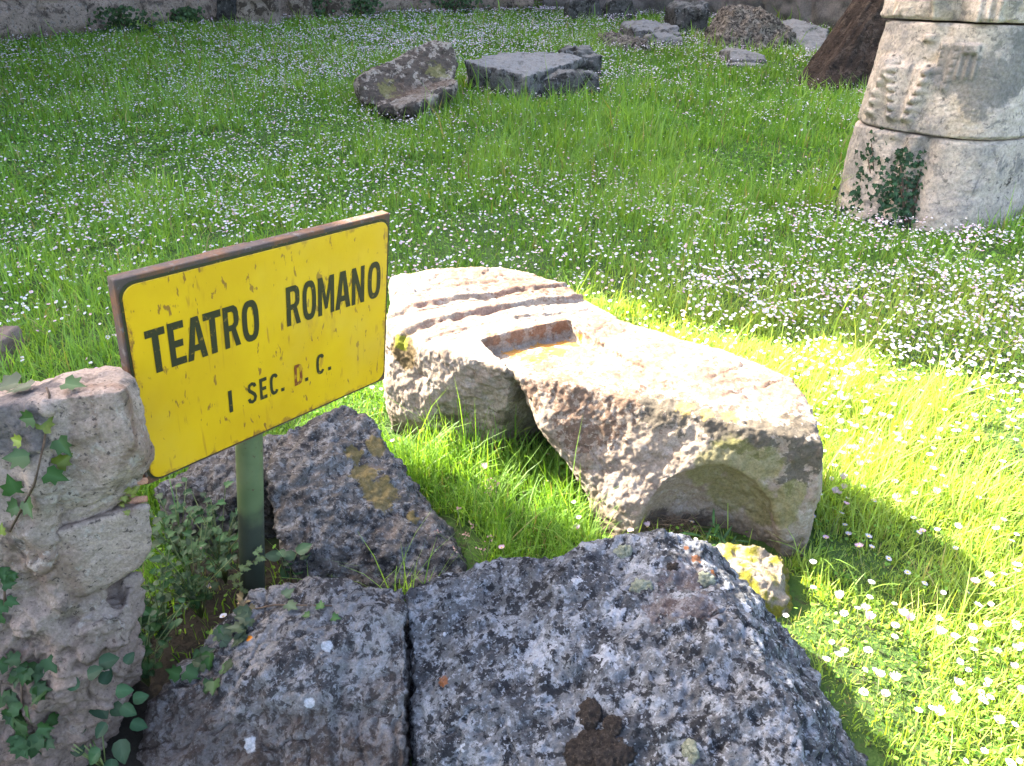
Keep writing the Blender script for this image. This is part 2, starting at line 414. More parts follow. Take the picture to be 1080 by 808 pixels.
# small rubble stone with moss at the foot of the block
rub_m = stone_mat('mossy_rubble', (.21, .17, .125), (.16, .13, .095), 14, [('noise', (14, .42, .54, .6), (.12, .105, .008), .95), ('noise', (50, .55, .65), (.09, .07, .04), .7)], 80, .9, .006)
rp = at(795, 606, z=.05)
r_ = rock('rubble_stone', [[rp+np.array(v) *1.35 for v in ((-.09, -.04, -.09), (.07, -.07, -.09), (.09, .03, -.09), (-.06, .1, -.09), (-.07, -.03, .015), (.04, -.04, .02), (.06, .02, .03), (-.04, .06, .03), (.0, -.075, -.01))]], rub_m, .005, 4, (), (.016, .008, .004), (12, 30, 80), 7)
recentre(r_); tag(r_, 'small broken stone with yellow moss at the foot of the hollowed block end', 'stone')
r_ = rock('rubble_stone', [[at(455, 458, z=.05)+np.array(v)*1.0 for v in ((-.05, -.03, -.06), (.05, -.03, -.06), (.05, .04, -.06), (-.05, .04, -.06), (-.035, -.02, .03), (.03, -.02, .025), (.03, .03, .03))]], rub_m, .005, 4, (), (.012, .006, .004), (12, 30, 80), 9)
recentre(r_); tag(r_, 'small tan stone in the grass against the left side of the carved block', 'stone')

# ------------------------------------------------------------------ front boulders
RB = [at(432, 628, y=1.26), at(475, 606, y=1.33), at(560, 588, y=1.37), at(580, 584, y=1.38), at(615, 583, y=1.38), at(642, 570, y=1.38), at(682, 558, y=1.38), at(712, 562, y=1.38), at(738, 570, y=1.36),
      at(758, 600, y=1.30), at(790, 656, y=1.16), at(827, 725, y=1.02), at(854, 812, y=.86), at(746, 567, y=1.40), at(808, 644, y=1.36), at(862, 714, y=1.19), at(922, 820, y=.99),
      at(433, 700, y=1.12), at(436, 808, y=.98), at(540, 830, y=.90), at(700, 830, y=.89), at(436, 830, y=.95), at(860, 840, y=.9),
      (-.2, .85, -.15), (.55, .75, -.15), (.64, .95, -.15), (.50, 1.38, -.12), (.3, 1.55, -.12), (-.15, 1.5, -.12)]
LB = [at(240, 645, y=1.22), at(262, 630, y=1.25), at(305, 617, y=1.28), at(360, 614, y=1.29), at(425, 618, y=1.28), at(428, 640, y=1.2), at(428, 700, y=1.10), at(200, 695, y=1.16), at(162, 745, y=1.10), at(140, 815, y=1.02), at(290, 700, y=1.09), at(300, 810, y=.98), at(428, 815, y=.96),
      (-.75, .85, -.15), (-.2, .82, -.15), (-.2, 1.4, -.12), (-.62, 1.35, -.12), at(150, 860, y=.93), at(425, 860, y=.90)]
def rb_func(co, nr):
    f = .012*fbm(co*9, 4, 77)
    p = at(560, 590, y=1.35); f -= .02*sstep(.10, .03, np.linalg.norm(co-p-np.array([.06, .02, 0]), axis=1))
    return f-.012*sstep(.35, .1, worley(co*16, 5))*sstep(-.1, .3, fbm(co*5, 3, 12))
bR = rock('boulder', [RB], None, .0042, 3, (), (.016, .008, .004), (7, 24, 95), 4, rb_func, pits=.006, pitf=55, crack=(.008, 6.))
bL = rock('boulder', [LB], None, .0042, 3, (), (.018, .009, .004), (7, 22, 95), 6, lambda co, nr: -.014*sstep(.02, 0, np.abs((co[:, 0]+.33)+.05*vnoise(co*7, 3)))*sstep(.28, .1, co[:, 2]), pits=.006, pitf=50, crack=(.010, 6.))
tR, tL = bvh_of(bR), bvh_of(bL)
setmat(bR, stone_mat('lichened_boulder', (.054, .053, .052), (.103, .101, .099), 14, [
    ('noise', (6, .50, .62, .3, .65), (.14, .143, .147), .8), ('noise', (22, .50, .58, .25, .68), (.20, .203, .208), .85), ('noise', (9, .51, .58, .3, .7), (.026, .026, .027), .85),
    ('noise', (30, .53, .58, .25, .62), (.012, .012, .013), .92), ('noise', (110, .56, .62, .3), (.22, .226, .236), .7), ('noise', (95, .57, .63, .3), (.012, .012, .012), .8),
    ('spots', (26, .34, .07), (.30, .305, .31), .85), ('spots', (34, .4, .09), (.012, .012, .012), .9),
    ('blob', (B([tR], (640, 690, .02), (565, 690, .028), (652, 645, .014)), 60, 7.5), (.26, .265, .275), .8),
    ('blob', (B([tR], (722, 610, .05), (740, 640, .04), (700, 640, .04)), 40, 3.5), (.085, .06, .052), .5),
    ('blob', (B([tR], (468, 718, .011), (734, 590, .012), (752, 604, .008), (724, 578, .007)), 110, 2.2), (.17, .06, .016), .8)], 95, .9, .005))
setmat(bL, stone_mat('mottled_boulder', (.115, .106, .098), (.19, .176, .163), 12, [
    ('noise', (17, .5, .58, .8, .7), (.022, .019, .018), .85), ('noise', (50, .52, .59, .5), (.016, .014, .013), .8),
    ('noise', (38, .57, .63, .4, .65), (.23, .22, .215), .75), ('noise', (130, .56, .63, .3), (.24, .235, .23), .5), ('spots', (24, .32, .08), (.31, .305, .3), .9),
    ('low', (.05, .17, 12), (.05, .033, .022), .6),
    ('blob', (B([tL], (345, 682, .012), (326, 742, .011), (262, 786, .016)), 60, 1.5), (.34, .34, .335), .9),
    ('blob', (B([tL], (256, 674, .008), (263, 674, .008)), 90, .8), (.60, .20, .012), .95)], 95, .9, .005))
sl = [at(365, 422, y=1.92), at(388, 440, y=1.9), at(493, 605, y=1.52), at(480, 630, y=1.45), at(325, 625, y=1.45), at(308, 605, y=1.47), at(284, 540, y=1.57), at(283, 500, y=1.63), at(300, 455, y=1.82), at(160, 520, y=1.70), at(200, 560, y=1.58),
      (-.42, 2.02, -.08), (-.02, 1.68, -.1), (-.95, 1.95, -.08), (-.35, 1.6, -.1), (-.8, 1.72, -.05)]
slab = rock('leaning_slab', [[p for p in sl[:9]]+[(-.42, 2.02, .0), (-.06, 1.64, -.1), (-.62, 1.92, .0), (-.30, 1.62, -.1)],
                             [at(300, 455, y=1.82), at(283, 505, y=1.70), at(160, 515, y=1.72), at(190, 560, y=1.64), (-.62, 1.92, 0), (-.98, 1.9, -.08), (-.9, 1.7, -.08), (-.58, 1.72, -.05), at(230, 470, y=1.86)]],
            None, .006, 4, (), (.014, .010, .005), (7, 24, 70), 12, lambda co, nr: .008*fbm(co*np.array([9, 16, 40]), 4, 91), pits=.008, pitf=38)
recentre(slab); tag(slab, 'dark lichen-covered slab leaning behind the green sign post', 'stone slab')
tS = bvh_of(slab)
setmat(slab, stone_mat('dark_slab', (.062, .053, .044), (.108, .095, .08), 10, [
    ('noise', (30, .5, .6, .6, .7), (.17, .166, .158), .75), ('noise', (14, .52, .62, 1., .7), (.022, .02, .019), .85),
    ('noise', (60, .52, .59, .5), (.013, .012, .012), .75), ('noise', (8, .56, .68, .8), (.13, .095, .07), .6), ('noise', (120, .57, .64, .3), (.24, .235, .225), .5),
    ('blob', (B([tS], (385, 500, .04), (400, 520, .05), (375, 480, .03), (435, 545, .02), (398, 470, .03)), 25, 3.), (.13, .095, .03), .8)], 90, .9, .006))

# moss cushions that grow on the boulders are parts of them
moss_g = stone_mat('moss_grey', (.15, .155, .11), (.22, .225, .16), 60, [('noise', (150, .5, .6), (.08, .085, .05), .7)], 250, 1., .004)
moss_k = stone_mat('moss_black', (.016, .012, .009), (.035, .027, .021), 60, [('noise', (160, .54, .62), (.08, .065, .05), .5)], 250, 1., .006)
def cushion(px, py, trees, rx, ry, hgt, mat, parent, seed):
    h = hit(px, py, trees)
    if h is None: return
    p, n, _ = h; a = np.cross(n, [0, 1., 0]); a /= np.linalg.norm(a); b = np.cross(n, a)
    o = rock('moss_patch', [ellipsoid(p-n*hgt*.15, a, b, n, rx, ry, hgt)], mat, .003, 2, (), (.0, .003, .004), (1, 60, 160), seed, occ=False)
    o.parent = parent; o.matrix_parent_inverse = Matrix.Translation(-Vector(parent.location))
recentre(bR); recentre(bL)
tag(bR, 'blue-grey boulder spotted with black and white lichen, nearest the camera at bottom centre', 'boulder')
tag(bL, 'brownish mottled boulder with ivy trailing over its top, below the sign post', 'boulder')
for i, (px, py, rx, ry, hg, mt) in enumerate(((657, 582, .022, .015, .012, moss_g), (676, 620, .025, .016, .006, moss_g), (744, 612, .020, .018, .010, moss_g), (632, 792, .066, .05, .022, moss_k), (622, 752, .026, .03, .016, moss_k), (646, 765, .02, .02, .012, moss_k), (706, 600, .022, .014, .006, moss_k), (728, 792, .022, .02, .006, moss_g))):
    cushion(px, py, [tR], rx, ry, hg, mt, bR, i+20)

# ------------------------------------------------------------------ stone pier on the left
pier_m = stone_mat('pier_limestone', (.31, .235, .18), (.22, .17, .132), 7, [
    ('noise', (5, .5, .65, .6), (.13, .07, .042), .7), ('noise', (30, .57, .64, .5), (.29, .245, .20), .75),
    ('noise', (14, .55, .66, .8, .7), (.05, .038, .03), .7), ('noise', (110, .59, .65, .2), (.04, .03, .026), .8),
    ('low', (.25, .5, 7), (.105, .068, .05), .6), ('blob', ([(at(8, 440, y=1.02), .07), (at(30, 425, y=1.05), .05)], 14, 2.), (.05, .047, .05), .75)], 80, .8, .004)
pier = empty('stone_pier', (-1.0, 1.1, 0))
tag(pier, 'weathered stone pier of stacked blocks with ivy at the left edge, overlapping the sign', 'stone pier')
top = [at(62, 408, y=1.12), at(90, 392, y=1.14), at(125, 384, y=1.14), at(146, 398, y=1.12), at(156, 430, y=1.10), at(158, 480, y=1.09), at(152, 510, y=1.08), at(136, 532, y=1.07), at(90, 560, y=1.03), at(40, 590, y=1.01), at(62, 425, y=1.03), at(130, 410, y=1.04), at(140, 470, y=1.03), at(40, 430, y=1.02), at(-60, 440, y=1.0), at(-60, 600, y=.98),
       at(-60, 425, y=1.2), at(60, 405, y=1.22), (-1.1, 1.3, .35), (-.78, 1.2, .40), (-.80, 1.22, .72)]
top2 = [at(-80, 440, y=1.0), at(50, 424, y=1.02), at(58, 412, y=1.14), at(-80, 428, y=1.2), at(50, 600, y=1.0), at(-80, 620, y=.98), at(-80, 410, y=1.3), at(20, 405, y=1.32), (-1.25, 1.35, .3), (-.85, 1.3, .3)]
mid = [at(60, 560, y=1.01), at(100, 556, y=1.03), at(157, 532, y=1.07), at(160, 560, y=1.07), at(158, 578, y=1.07), at(146, 600, y=1.06), at(103, 628, y=1.04), at(60, 640, y=1.0), (-.72, 1.18, .36), (-.72, 1.18, .47), (-.95, 1.2, .30), (-.95, 1.2, .5)]
low = [at(-80, 560, y=1.0), at(60, 560, y=1.02), at(100, 610, y=1.04), at(125, 640, y=1.06), at(134, 670, y=1.07), at(110, 700, y=1.04), at(92, 760, y=1.0), at(80, 830, y=.96), at(-80, 840, y=.93), at(60, 640, y=1.0), (-1.3, 1.3, -.1), (-.86, 1.25, -.1), (-.8, 1.2, .3), (-1.3, 1.3, .5), (-.92, .95, -.1), (-1.3, .93, -.1)]
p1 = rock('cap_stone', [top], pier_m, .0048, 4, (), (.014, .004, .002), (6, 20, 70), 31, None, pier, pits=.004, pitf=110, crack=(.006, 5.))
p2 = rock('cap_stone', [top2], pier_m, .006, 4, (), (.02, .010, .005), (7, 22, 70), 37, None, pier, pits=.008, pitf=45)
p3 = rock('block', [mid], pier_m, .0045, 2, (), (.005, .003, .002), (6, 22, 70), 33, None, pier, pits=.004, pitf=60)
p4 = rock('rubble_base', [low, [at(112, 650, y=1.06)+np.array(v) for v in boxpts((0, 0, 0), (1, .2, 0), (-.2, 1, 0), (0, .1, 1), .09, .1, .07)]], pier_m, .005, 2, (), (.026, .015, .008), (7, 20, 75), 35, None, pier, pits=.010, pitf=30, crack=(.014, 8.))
tP = [bvh_of(o) for o in (p1, p2, p3, p4)]
tube_m = stone_mat('reed_tan', (.42, .22, .13), (.34, .17, .10), 60, [], 200, .4, .002)
for i, (px, py) in enumerate(((140, 509, ), (140, 528))):
    q = at(px, py, y=1.085); V, Fc = tube([q+[-.03, 0, -.004], q+[0, 0, 0], q+[.024, 0, .004]], [.0065, .007, .0055], 10)
    mk('brick_shard', V, Fc, tube_m, pier)

# ------------------------------------------------------------------ the sign
BL_ = np.array([-.6845, 1.2054, .5203]); TL_ = np.array([-.6342, 1.1838, .9333]); TR_ = np.array([-.2571, 1.6506, .9213]); BR_ = np.array([-.3074, 1.6722, .5083])
U = (BR_-BL_); SW = np.linalg.norm(U); U /= SW
Vv = (TL_-BL_); SH = np.linalg.norm(Vv); Vv -= U*(Vv@U); Vv /= np.linalg.norm(Vv)
N = np.cross(U, Vv)                                     # faces the camera
def sp(u, v, d=0.): return BL_+U*u+Vv*v+N*d
k = NT('sign_yellow'); pos = k.n('NewGeometry').outputs['Position']
yc = k.mix(k.rng(k.noise(pos, 6, 5), .35, .7), (.64, .375, .004), (.57, .32, .004))
st = k.n('Mapping', {'Vector': pos, 'Rotation': (0, 0, 0), 'Scale': (1, 1, .35)}).outputs[0]
rust = k.rng(k.noise(st, 75, 4, .55, .4), .62, .675)
yc = k.mix(k.math('MULTIPLY', rust, .9), yc, (.20, .085, .02))
yc = k.mix(k.math('MULTIPLY', k.rng(k.noise(st, 26, 5, .6), .60, .74), .55), yc, (.40, .20, .02))
st2 = k.n('Mapping', {'Vector': pos, 'Scale': (1, 1, .12)}).outputs[0]
yc = k.mix(k.math('MULTIPLY', k.rng(k.noise(st2, 60, 3, .5), .66, .74), .6), yc, (.28, .11, .02))
rel = k.n('VectorMath', {0: pos, 1: tuple(map(float, BL_))}, operation='SUBTRACT').outputs[0]
su = k.n('VectorMath', {0: rel, 1: tuple(map(float, U))}, operation='DOT_PRODUCT').outputs['Value']
sv = k.n('VectorMath', {0: rel, 1: tuple(map(float, Vv))}, operation='DOT_PRODUCT').outputs['Value']
edge = k.math('MINIMUM', k.math('MINIMUM', su, k.math('SUBTRACT', float(SW), su)), k.math('MINIMUM', sv, k.math('SUBTRACT', float(SH), sv)))
en = k.math('ADD', edge, k.math('MULTIPLY', k.math('SUBTRACT', k.noise(pos, 40, 6, .7), .5), .07))
yc = k.mix(k.math('MULTIPLY', k.rng(en, .004, .016, 1., 0.), .75), yc, (.24, .10, .02))
run = k.n('CombineXYZ', {0: k.math('MULTIPLY', su, 70.), 1: k.math('MULTIPLY', sv, 5.), 2: 0.}).outputs[0]
rn = k.math('MULTIPLY', k.rng(k.noise(run, 1., 3, .5), .60, .72), k.rng(k.noise(pos, 7, 3), .45, .62))
yc = k.mix(k.math('MULTIPLY', rn, .75), yc, (.34, .15, .015))
yc = k.mix(k.math('MULTIPLY', k.rng(k.noise(pos, 3.5, 4), .5, .7), .35), yc, (.62, .40, .05))
sign_y = k.finish(yc, .42, k.noise(pos, 150, 4), .12, .002, .4)
k = NT('sign_rust'); pos = k.n('NewGeometry').outputs['Position']
rc = k.mix(k.rng(k.noise(pos, 22, 6, .65), .4, .62), (.075, .052, .042), (.13, .06, .028))
rc = k.mix(k.rng(k.noise(pos, 50, 6, .65), .55, .65), rc, (.13, .11, .095))
rust_m = k.finish(rc, .8, k.noise(pos, 130, 6, .7), .6, .003, .3)
k = NT('post_green'); pos = k.n('NewGeometry').outputs['Position']
pc = k.mix(k.rng(k.noise(pos, 14, 6, .6), .35, .65), (.085, .115, .045), (.115, .14, .06))
pc = k.mix(k.math('MULTIPLY', k.rng(k.noise(pos, 70, 5, .6), .62, .68), .8), pc, (.08, .05, .025))
pz = k.n('SeparateXYZ', {0: pos}).outputs[2]
pc = k.mix(k.rng(k.math('ADD', pz, k.math('MULTIPLY', k.noise(pos, 12, 5), .2)), .36, .46, .85, 0.), pc, (.018, .02, .018))
post_m = k.finish(pc, .5, k.noise(pos, 60, 5), .2, .002, .4)
k = NT('sign_black'); pos = k.n('NewGeometry').outputs['Position']
bc = k.mix(k.math('MULTIPLY', k.rng(k.noise(pos, 90, 5, .6), .60, .68), .7), (.032, .030, .012), (.26, .15, .02))
black_m = k.finish(bc, .5, None, spec=.3)
k = NT('sign_faded'); pos = k.n('NewGeometry').outputs['Position']
bc = k.mix(k.rng(k.noise(pos, 70, 5, .6), .48, .62), (.17, .045, .012), (.42, .22, .015))
faded_m = k.finish(bc, .7, None, spec=.2)

sign = empty('road_sign', sp(.2, 0)-np.array([0, 0, .5])); sign.name = 'site_sign'
tag(sign, 'rust-speckled yellow sign reading TEATRO ROMANO on a green post', 'sign')
def rrect(u0, v0, u1, v1, r, n=8):
    out = []
    for cx, cy_, a0 in ((u1-r, v1-r, 0), (u0+r, v1-r, 90), (u0+r, v0+r, 180), (u1-r, v0+r, 270)):
        for i in range(n+1):
            a = math.radians(a0+90*i/n); out.append((cx+r*math.cos(a), cy_+r*math.sin(a)))
    return out
def slab_uv(name, loop, d0, d1, mat, parent, bev=.0015):
    n = len(loop); c = np.mean(loop, 0); V = []
    ins = [tuple(np.array(p)+(c-np.array(p))/np.linalg.norm(c-np.array(p))*bev) for p in loop]
    for ring, d in ((loop, d0), (loop, d1-bev), (ins, d1)): V += [sp(u, v, d) for u, v in ring]
    Fc = [tuple(range(n))[::-1], tuple(range(2*n, 3*n))]
    for a in (0, n):
        Fc += [(a+i, a+(i+1) % n, a+n+(i+1) % n, a+n+i) for i in range(n)]
    return mk(name, V, Fc, mat, parent, smooth=False)
slab_uv('frame', rrect(0, 0, SW, SH, .004, 3), -.022, 0, rust_m, sign, .002)
slab_uv('rim', rrect(.004, .004, SW-.003, SH-.008, .026), .0, .0016, black_m, sign, .0006)
slab_uv('panel', rrect(.0085, .0075, SW-.008, SH-.0135, .024), .0016, .0036, sign_y, sign, .001)
# bracket behind the top edge
br = [sp(u, v, d) for d in (-.026, -.062) for u, v in ((.195, SH-.07), (.285, SH-.07), (.285, SH-.017), (.195, SH-.017))]
mk('bracket', br, [(0, 1, 2, 3), (7, 6, 5, 4), (0, 4, 5, 1), (1, 5, 6, 2), (2, 6, 7, 3), (3, 7, 4, 0)], rust_m, sign, False)
# the post leans with the panel
pc_ = .205
p_top = sp(pc_, SH-.03, -.060); dirp = Vv
p_hit = at(265, 470, y=1.40)
# keep the post on the image line it has, behind the panel
base = at(267, 640, y=1.42); topq = at(262, 440, y=1.425)
pd = (topq-base)/np.linalg.norm(topq-base)
V, Fc = tube([base-pd*.25, base, base+pd*.2, topq, topq+pd*.30], .0285, 28)
mk('post', V, Fc, post_m, sign)

LET = {
 'T': ([[(.17, 0), (.34, 0), (.34, .83), (.51, .83), (.51, 1), (0, 1), (0, .83), (.17, .83)]], .51),
 'E': ([[(0, 0), (.44, 0), (.44, .17), (.16, .17), (.16, .42), (.39, .42), (.39, .58), (.16, .58), (.16, .83), (.44, .83), (.44, 1), (0, 1)]], .44),
 'A': ([[(0, 0), (.16, 0), (.20, .2), (.36, .2), (.40, 0), (.56, 0), (.38, 1), (.18, 1)], [(.228, .35), (.332, .35), (.28, .78)]], .56),
 'R': ([[(0, 0), (.16, 0), (.16, .40), (.24, .40), (.36, 0), (.53, 0), (.39, .44), (.47, .51), (.5, .6), (.5, .82), (.46, .93), (.36, 1), (0, 1)], [(.16, .54), (.28, .54), (.34, .6), (.34, .8), (.29, .86), (.16, .86)]], .53),
 'M': ([[(0, 0), (.15, 0), (.15, .62), (.27, .15), (.37, .15), (.49, .62), (.49, 0), (.64, 0), (.64, 1), (.46, 1), (.32, .45), (.18, 1), (0, 1)]], .64),
 'N': ([[(0, 0), (.15, 0), (.15, .6), (.37, 0), (.52, 0), (.52, 1), (.37, 1), (.37, .42), (.16, 1), (0, 1)]], .52),
 'I': ([[(0, 0), (.17, 0), (.17, 1), (0, 1)]], .17),
 'D': ([[(0, 0), (.3, 0), (.44, .07), (.5, .22), (.5, .78), (.44, .93), (.3, 1), (0, 1)], [(.16, .15), (.27, .15), (.34, .26), (.34, .74), (.27, .85), (.16, .85)]], .5),
 '.': ([[(0, 0), (.17, 0), (.17, .17), (0, .17)]], .17)}
def sup(cx, cy_, rx, ry, e, n=28): return [(cx+rx*math.copysign(abs(math.cos(t))**e, math.cos(t)), cy_+ry*math.copysign(abs(math.sin(t))**e, math.sin(t))) for t in np.linspace(0, 2*math.pi, n, endpoint=False)]
LET['O'] = ([sup(.26, .5, .26, .51, .75), sup(.26, .5, .105, .35, .75)], .52)
def ribbon(path, s):
    L = []; R_ = []; n = len(path); path = [np.array(p, float) for p in path]
    for i in range(n):
        d = path[min(i+1, n-1)]-path[max(i-1, 0)]; d /= np.linalg.norm(d); q = np.array([-d[1], d[0]])*s/2
        L.append(tuple(path[i]+q)); R_.append(tuple(path[i]-q))
    return [L+R_[::-1]]
th_ = np.linspace(math.radians(38), math.radians(322), 22)
LET['C'] = (ribbon([(.27+.185*math.copysign(abs(math.cos(t))**.75, math.cos(t)), .5+.42*math.copysign(abs(math.sin(t))**.75, math.sin(t))) for t in th_], .16), .5)
spath = [(.42, .75), (.38, .87), (.26, .925), (.13, .87), (.085, .74), (.13, .62), (.25, .52), (.37, .40), (.42, .27), (.37, .13), (.25, .075), (.12, .13), (.07, .27)]
LET['S'] = (ribbon(spath, .155), .5)
def lettering(name, items, mat, cap, v0, d=.0046, parent=None):
    for ch, u0, u1, dv in items:
        V = []; Fc = []
        loops, w0 = LET[ch]; kx = (u1-u0)/w0
        tri = tessellate_polygon([[Vector((x, y, 0)) for x, y in lp] for lp in loops])
        flat = [p for lp in loops for p in lp]; n0 = len(V)
        V += [sp((u0+x*kx)/1000, (v0+dv+y*cap)/1000, d) for x, y in flat]
        Fc += [(a+n0, b+n0, c+n0) for a, b, c in tri]
        me = bpy.data.meshes.new(name); me.from_pydata([tuple(v) for v in V], [], Fc); me.update()
        bm = bmesh.new(); bm.from_mesh(me); bmesh.ops.recalc_face_normals(bm, faces=bm.faces)
        for f in bm.faces:
            if f.normal.dot(Vector(N)) < 0: f.normal_flip()
        bm.to_mesh(me); bm.free()
        o = link('full_stop' if ch == '.' else 'letter', me, mat, parent, False)
    return o
lettering('lettering', [('T', 34, 70, 0), ('E', 75, 105, 1), ('A', 107, 147, 0), ('T', 143, 179, 0), ('R', 183, 217, 0), ('O', 222, 259, -1),
                        ('R', 323, 357, 3), ('O', 362, 396, 3), ('M', 401, 443, 2), ('A', 446, 487, 2), ('N', 491, 526, 1), ('O', 536, 573, 1)], black_m, 86, 229, parent=sign)
lettering('lettering', [('I', 180, 188, 0), ('S', 222, 244, 0), ('E', 251, 268, 0), ('C', 275, 295, 0), ('.', 302, 310, 0), ('.', 363, 371, 1), ('C', 393, 414, 4), ('.', 425, 433, 5)], black_m, 50, 87, parent=sign)
fd = lettering('lettering', [('D', 336, 356, 0)], faded_m, 50, 87, parent=sign); fd['label'] = 'rusted reddish letter D'

# ------------------------------------------------------------------ column of three drums
def relief_leaf(a, z, a0, z0, w, h):
    """acanthus leaf: a hollow midrib, lobes along both edges, a drilled hole between lobes"""
    x = (a-a0)/w; t = (z-z0)/h; f = np.zeros(len(a))
    body = sstep(1.05, .7, np.abs(x)/(.25+.75*np.clip(t*1.3, 0, 1)))*sstep(-.03, .06, t)*sstep(1.05, .9, t)
    f += .45*body-.35*np.exp(-(x/.16)**2)*body
    for sg in (-1, 1):
        for k_ in range(6):
            tk = .1+.16*k_; xk = sg*(.35+.5*min(1, tk*1.3)); g_ = ((x-xk)/.24)**2+((t-tk)/.085)**2
            f += .75*np.exp(-g_)-.9*np.exp(-(((x-xk*.86)/.07)**2+((t-tk-.07)/.022)**2))
    return f
column = empty('ruined_column', (2.84, 5.35, 0))
tag(column, 'broken pale marble column of stacked drums with carved leaves, right edge', 'column')
col_m = stone_mat('column_marble', (.43, .35, .265), (.35, .285, .22), 3.2, [
    ('noise', (2.3, .50, .62, .6, .65), (.17, .155, .14), .7), ('noise', (9, .54, .64, .8, .7), (.12, .108, .095), .65), ('noise', (30, .58, .64, .4), (.08, .07, .06), .6),
    ('noise', (3.1, .6, .72, .5), (.33, .23, .12), .5),
    ('blob', ([(at(1008, 190, y=4.85), .05), (at(1040, 193, y=4.88), .09), (at(1008, 150, y=4.83), .05)], 14, 4.5), (.025, .018, .014), .9),
    ('blob', ([(at(1040, 90, y=4.85), .20), (at(1010, 70, y=4.83), .15), (at(1060, 60, y=4.9), .17)], 7, 2.2), (.14, .125, .105), .8)], 26, .7, .008)
def drum(zlo, zhi, rfun, seed, feat):
    na, nz = 330, 120
    aa = np.linspace(-math.pi, math.pi, na, endpoint=False)
    V = []; Fc = []
    zz = np.linspace(0, 1, nz)
    Ag, Zg = np.meshgrid(aa, zz); Ag = Ag.ravel(); Zr = Zg.ravel()
    cx = 2.84+.0*Zr
    base_r = rfun(Ag, zlo+(zhi-zlo)*Zr)
    ed = np.minimum(Zr, 1-Zr)*(zhi-zlo)
    P = np.stack([np.cos(Ag)*.5*3, np.sin(Ag)*.5*3, (zlo+(zhi-zlo)*Zr)*3], 1)
    chip = .012+.012*fbm(P*3, 3, seed+3)
    r = base_r-np.sqrt(np.clip(1-(ed/np.clip(chip, .004, 1)), 0, 1))*np.clip(chip, .004, 1)
    r += .011*fbm(P*1.2, 3, seed)+.005*fbm(P*6, 4, seed+1)-.010*sstep(.25, .05, worley(P*7, seed))*sstep(.1, .5, fbm(P*1.5, 3, seed+8))+feat(Ag, zlo+(zhi-zlo)*Zr)
    VV = np.stack([2.84+r*np.cos(Ag), 5.27+r*np.sin(Ag), zlo+.004+(zhi-zlo-.008)*Zr], 1)
    # joints are not level: they fall to the right
    VV[:, 2] += -.02*(VV[:, 0]-2.84)
    n0 = len(VV); V = list(VV)+[np.array([2.84, 5.27, zlo+.004]), np.array([2.84, 5.27, zhi-.004])]
    for j in range(nz-1):
        for i in range(na):
            Fc.append((j*na+i, j*na+(i+1) % na, (j+1)*na+(i+1) % na, (j+1)*na+i))
    for i in range(na):
        Fc.append((n0, (i+1) % na, i)); Fc.append((n0+1, (nz-1)*na+i, (nz-1)*na+(i+1) % na))
    o = mk('drum', V, Fc, col_m, column); 
    if zlo < .1: mark(np.array(V))
    return o
def sq(a, r, e=2.8, rot=math.radians(32)):
    c = np.abs(np.cos(a-rot))**e; s = np.abs(np.sin(a-rot))**e; return r*1.0/(c+s)**(1/e)
deg = math.radians
def feat1(a, z):
    ad = np.degrees(a)
    f = .035*sstep(-125, -135, ad)*sstep(-178, -160, ad)*(.5+.5*np.sign(np.sin(ad*.42))*.0+.5*fbm(np.stack([ad*.12, z*9, z*0], 1), 3, 5))
    f -= .05*np.exp(-((ad+127)/5.)**2)+.03*np.exp(-((ad+145)/4.)**2)
    return f+.05*sstep(.25, -.05, z)*sstep(-120, -150, ad)
def feat2(a, z):
    ad = np.degrees(a)
    f = .07*relief_leaf(ad, z, -150, .60, 15, .34)+.065*relief_leaf(ad, z, -178, .60, 14, .38)
    f += .035*sstep(-108, -112, ad)*sstep(-122, -118, ad)*sstep(1.0, 1.03, z)*sstep(1.075, 1.06, z)
    for a0 in (-119.5, -115, -110.5): f += .022*np.exp(-((ad-a0)/1.2)**2)*sstep(.86, .9, z)*sstep(1.03, 1.0, z)
    f += .03*sstep(-150, -146, ad)*sstep(-138, -142, ad)*sstep(1.05, 1.08, z)*sstep(1.11, 1.1, z)
    f -= .03*np.exp(-((ad+134)/6.)**2)*sstep(.8, 1.1, z)
    f += .02*relief_leaf(ad, z, -128, .8, 7, .28)
    return f
def feat3(a, z):
    ad = np.degrees(a)
    f = .05*np.exp(-((ad+143)/4.)**2)-.07*np.exp(-((ad+129)/6.)**2)
    for a0 in (-116, -110.5, -105): f += .05*np.exp(-((ad-a0)/2.)**2)
    return f+.03*fbm(np.stack([ad*.07, z*6, z*0+4], 1), 4, 15)
drum(-.1, .545, lambda a, z: sq(a, .53-.06*z), 101, feat1)
drum(.549, 1.17, lambda a, z: sq(a, .505-.085*(z-.5)), 111, feat2)
drum(1.174, 1.75, lambda a, z: sq(a, .455), 121, feat3)

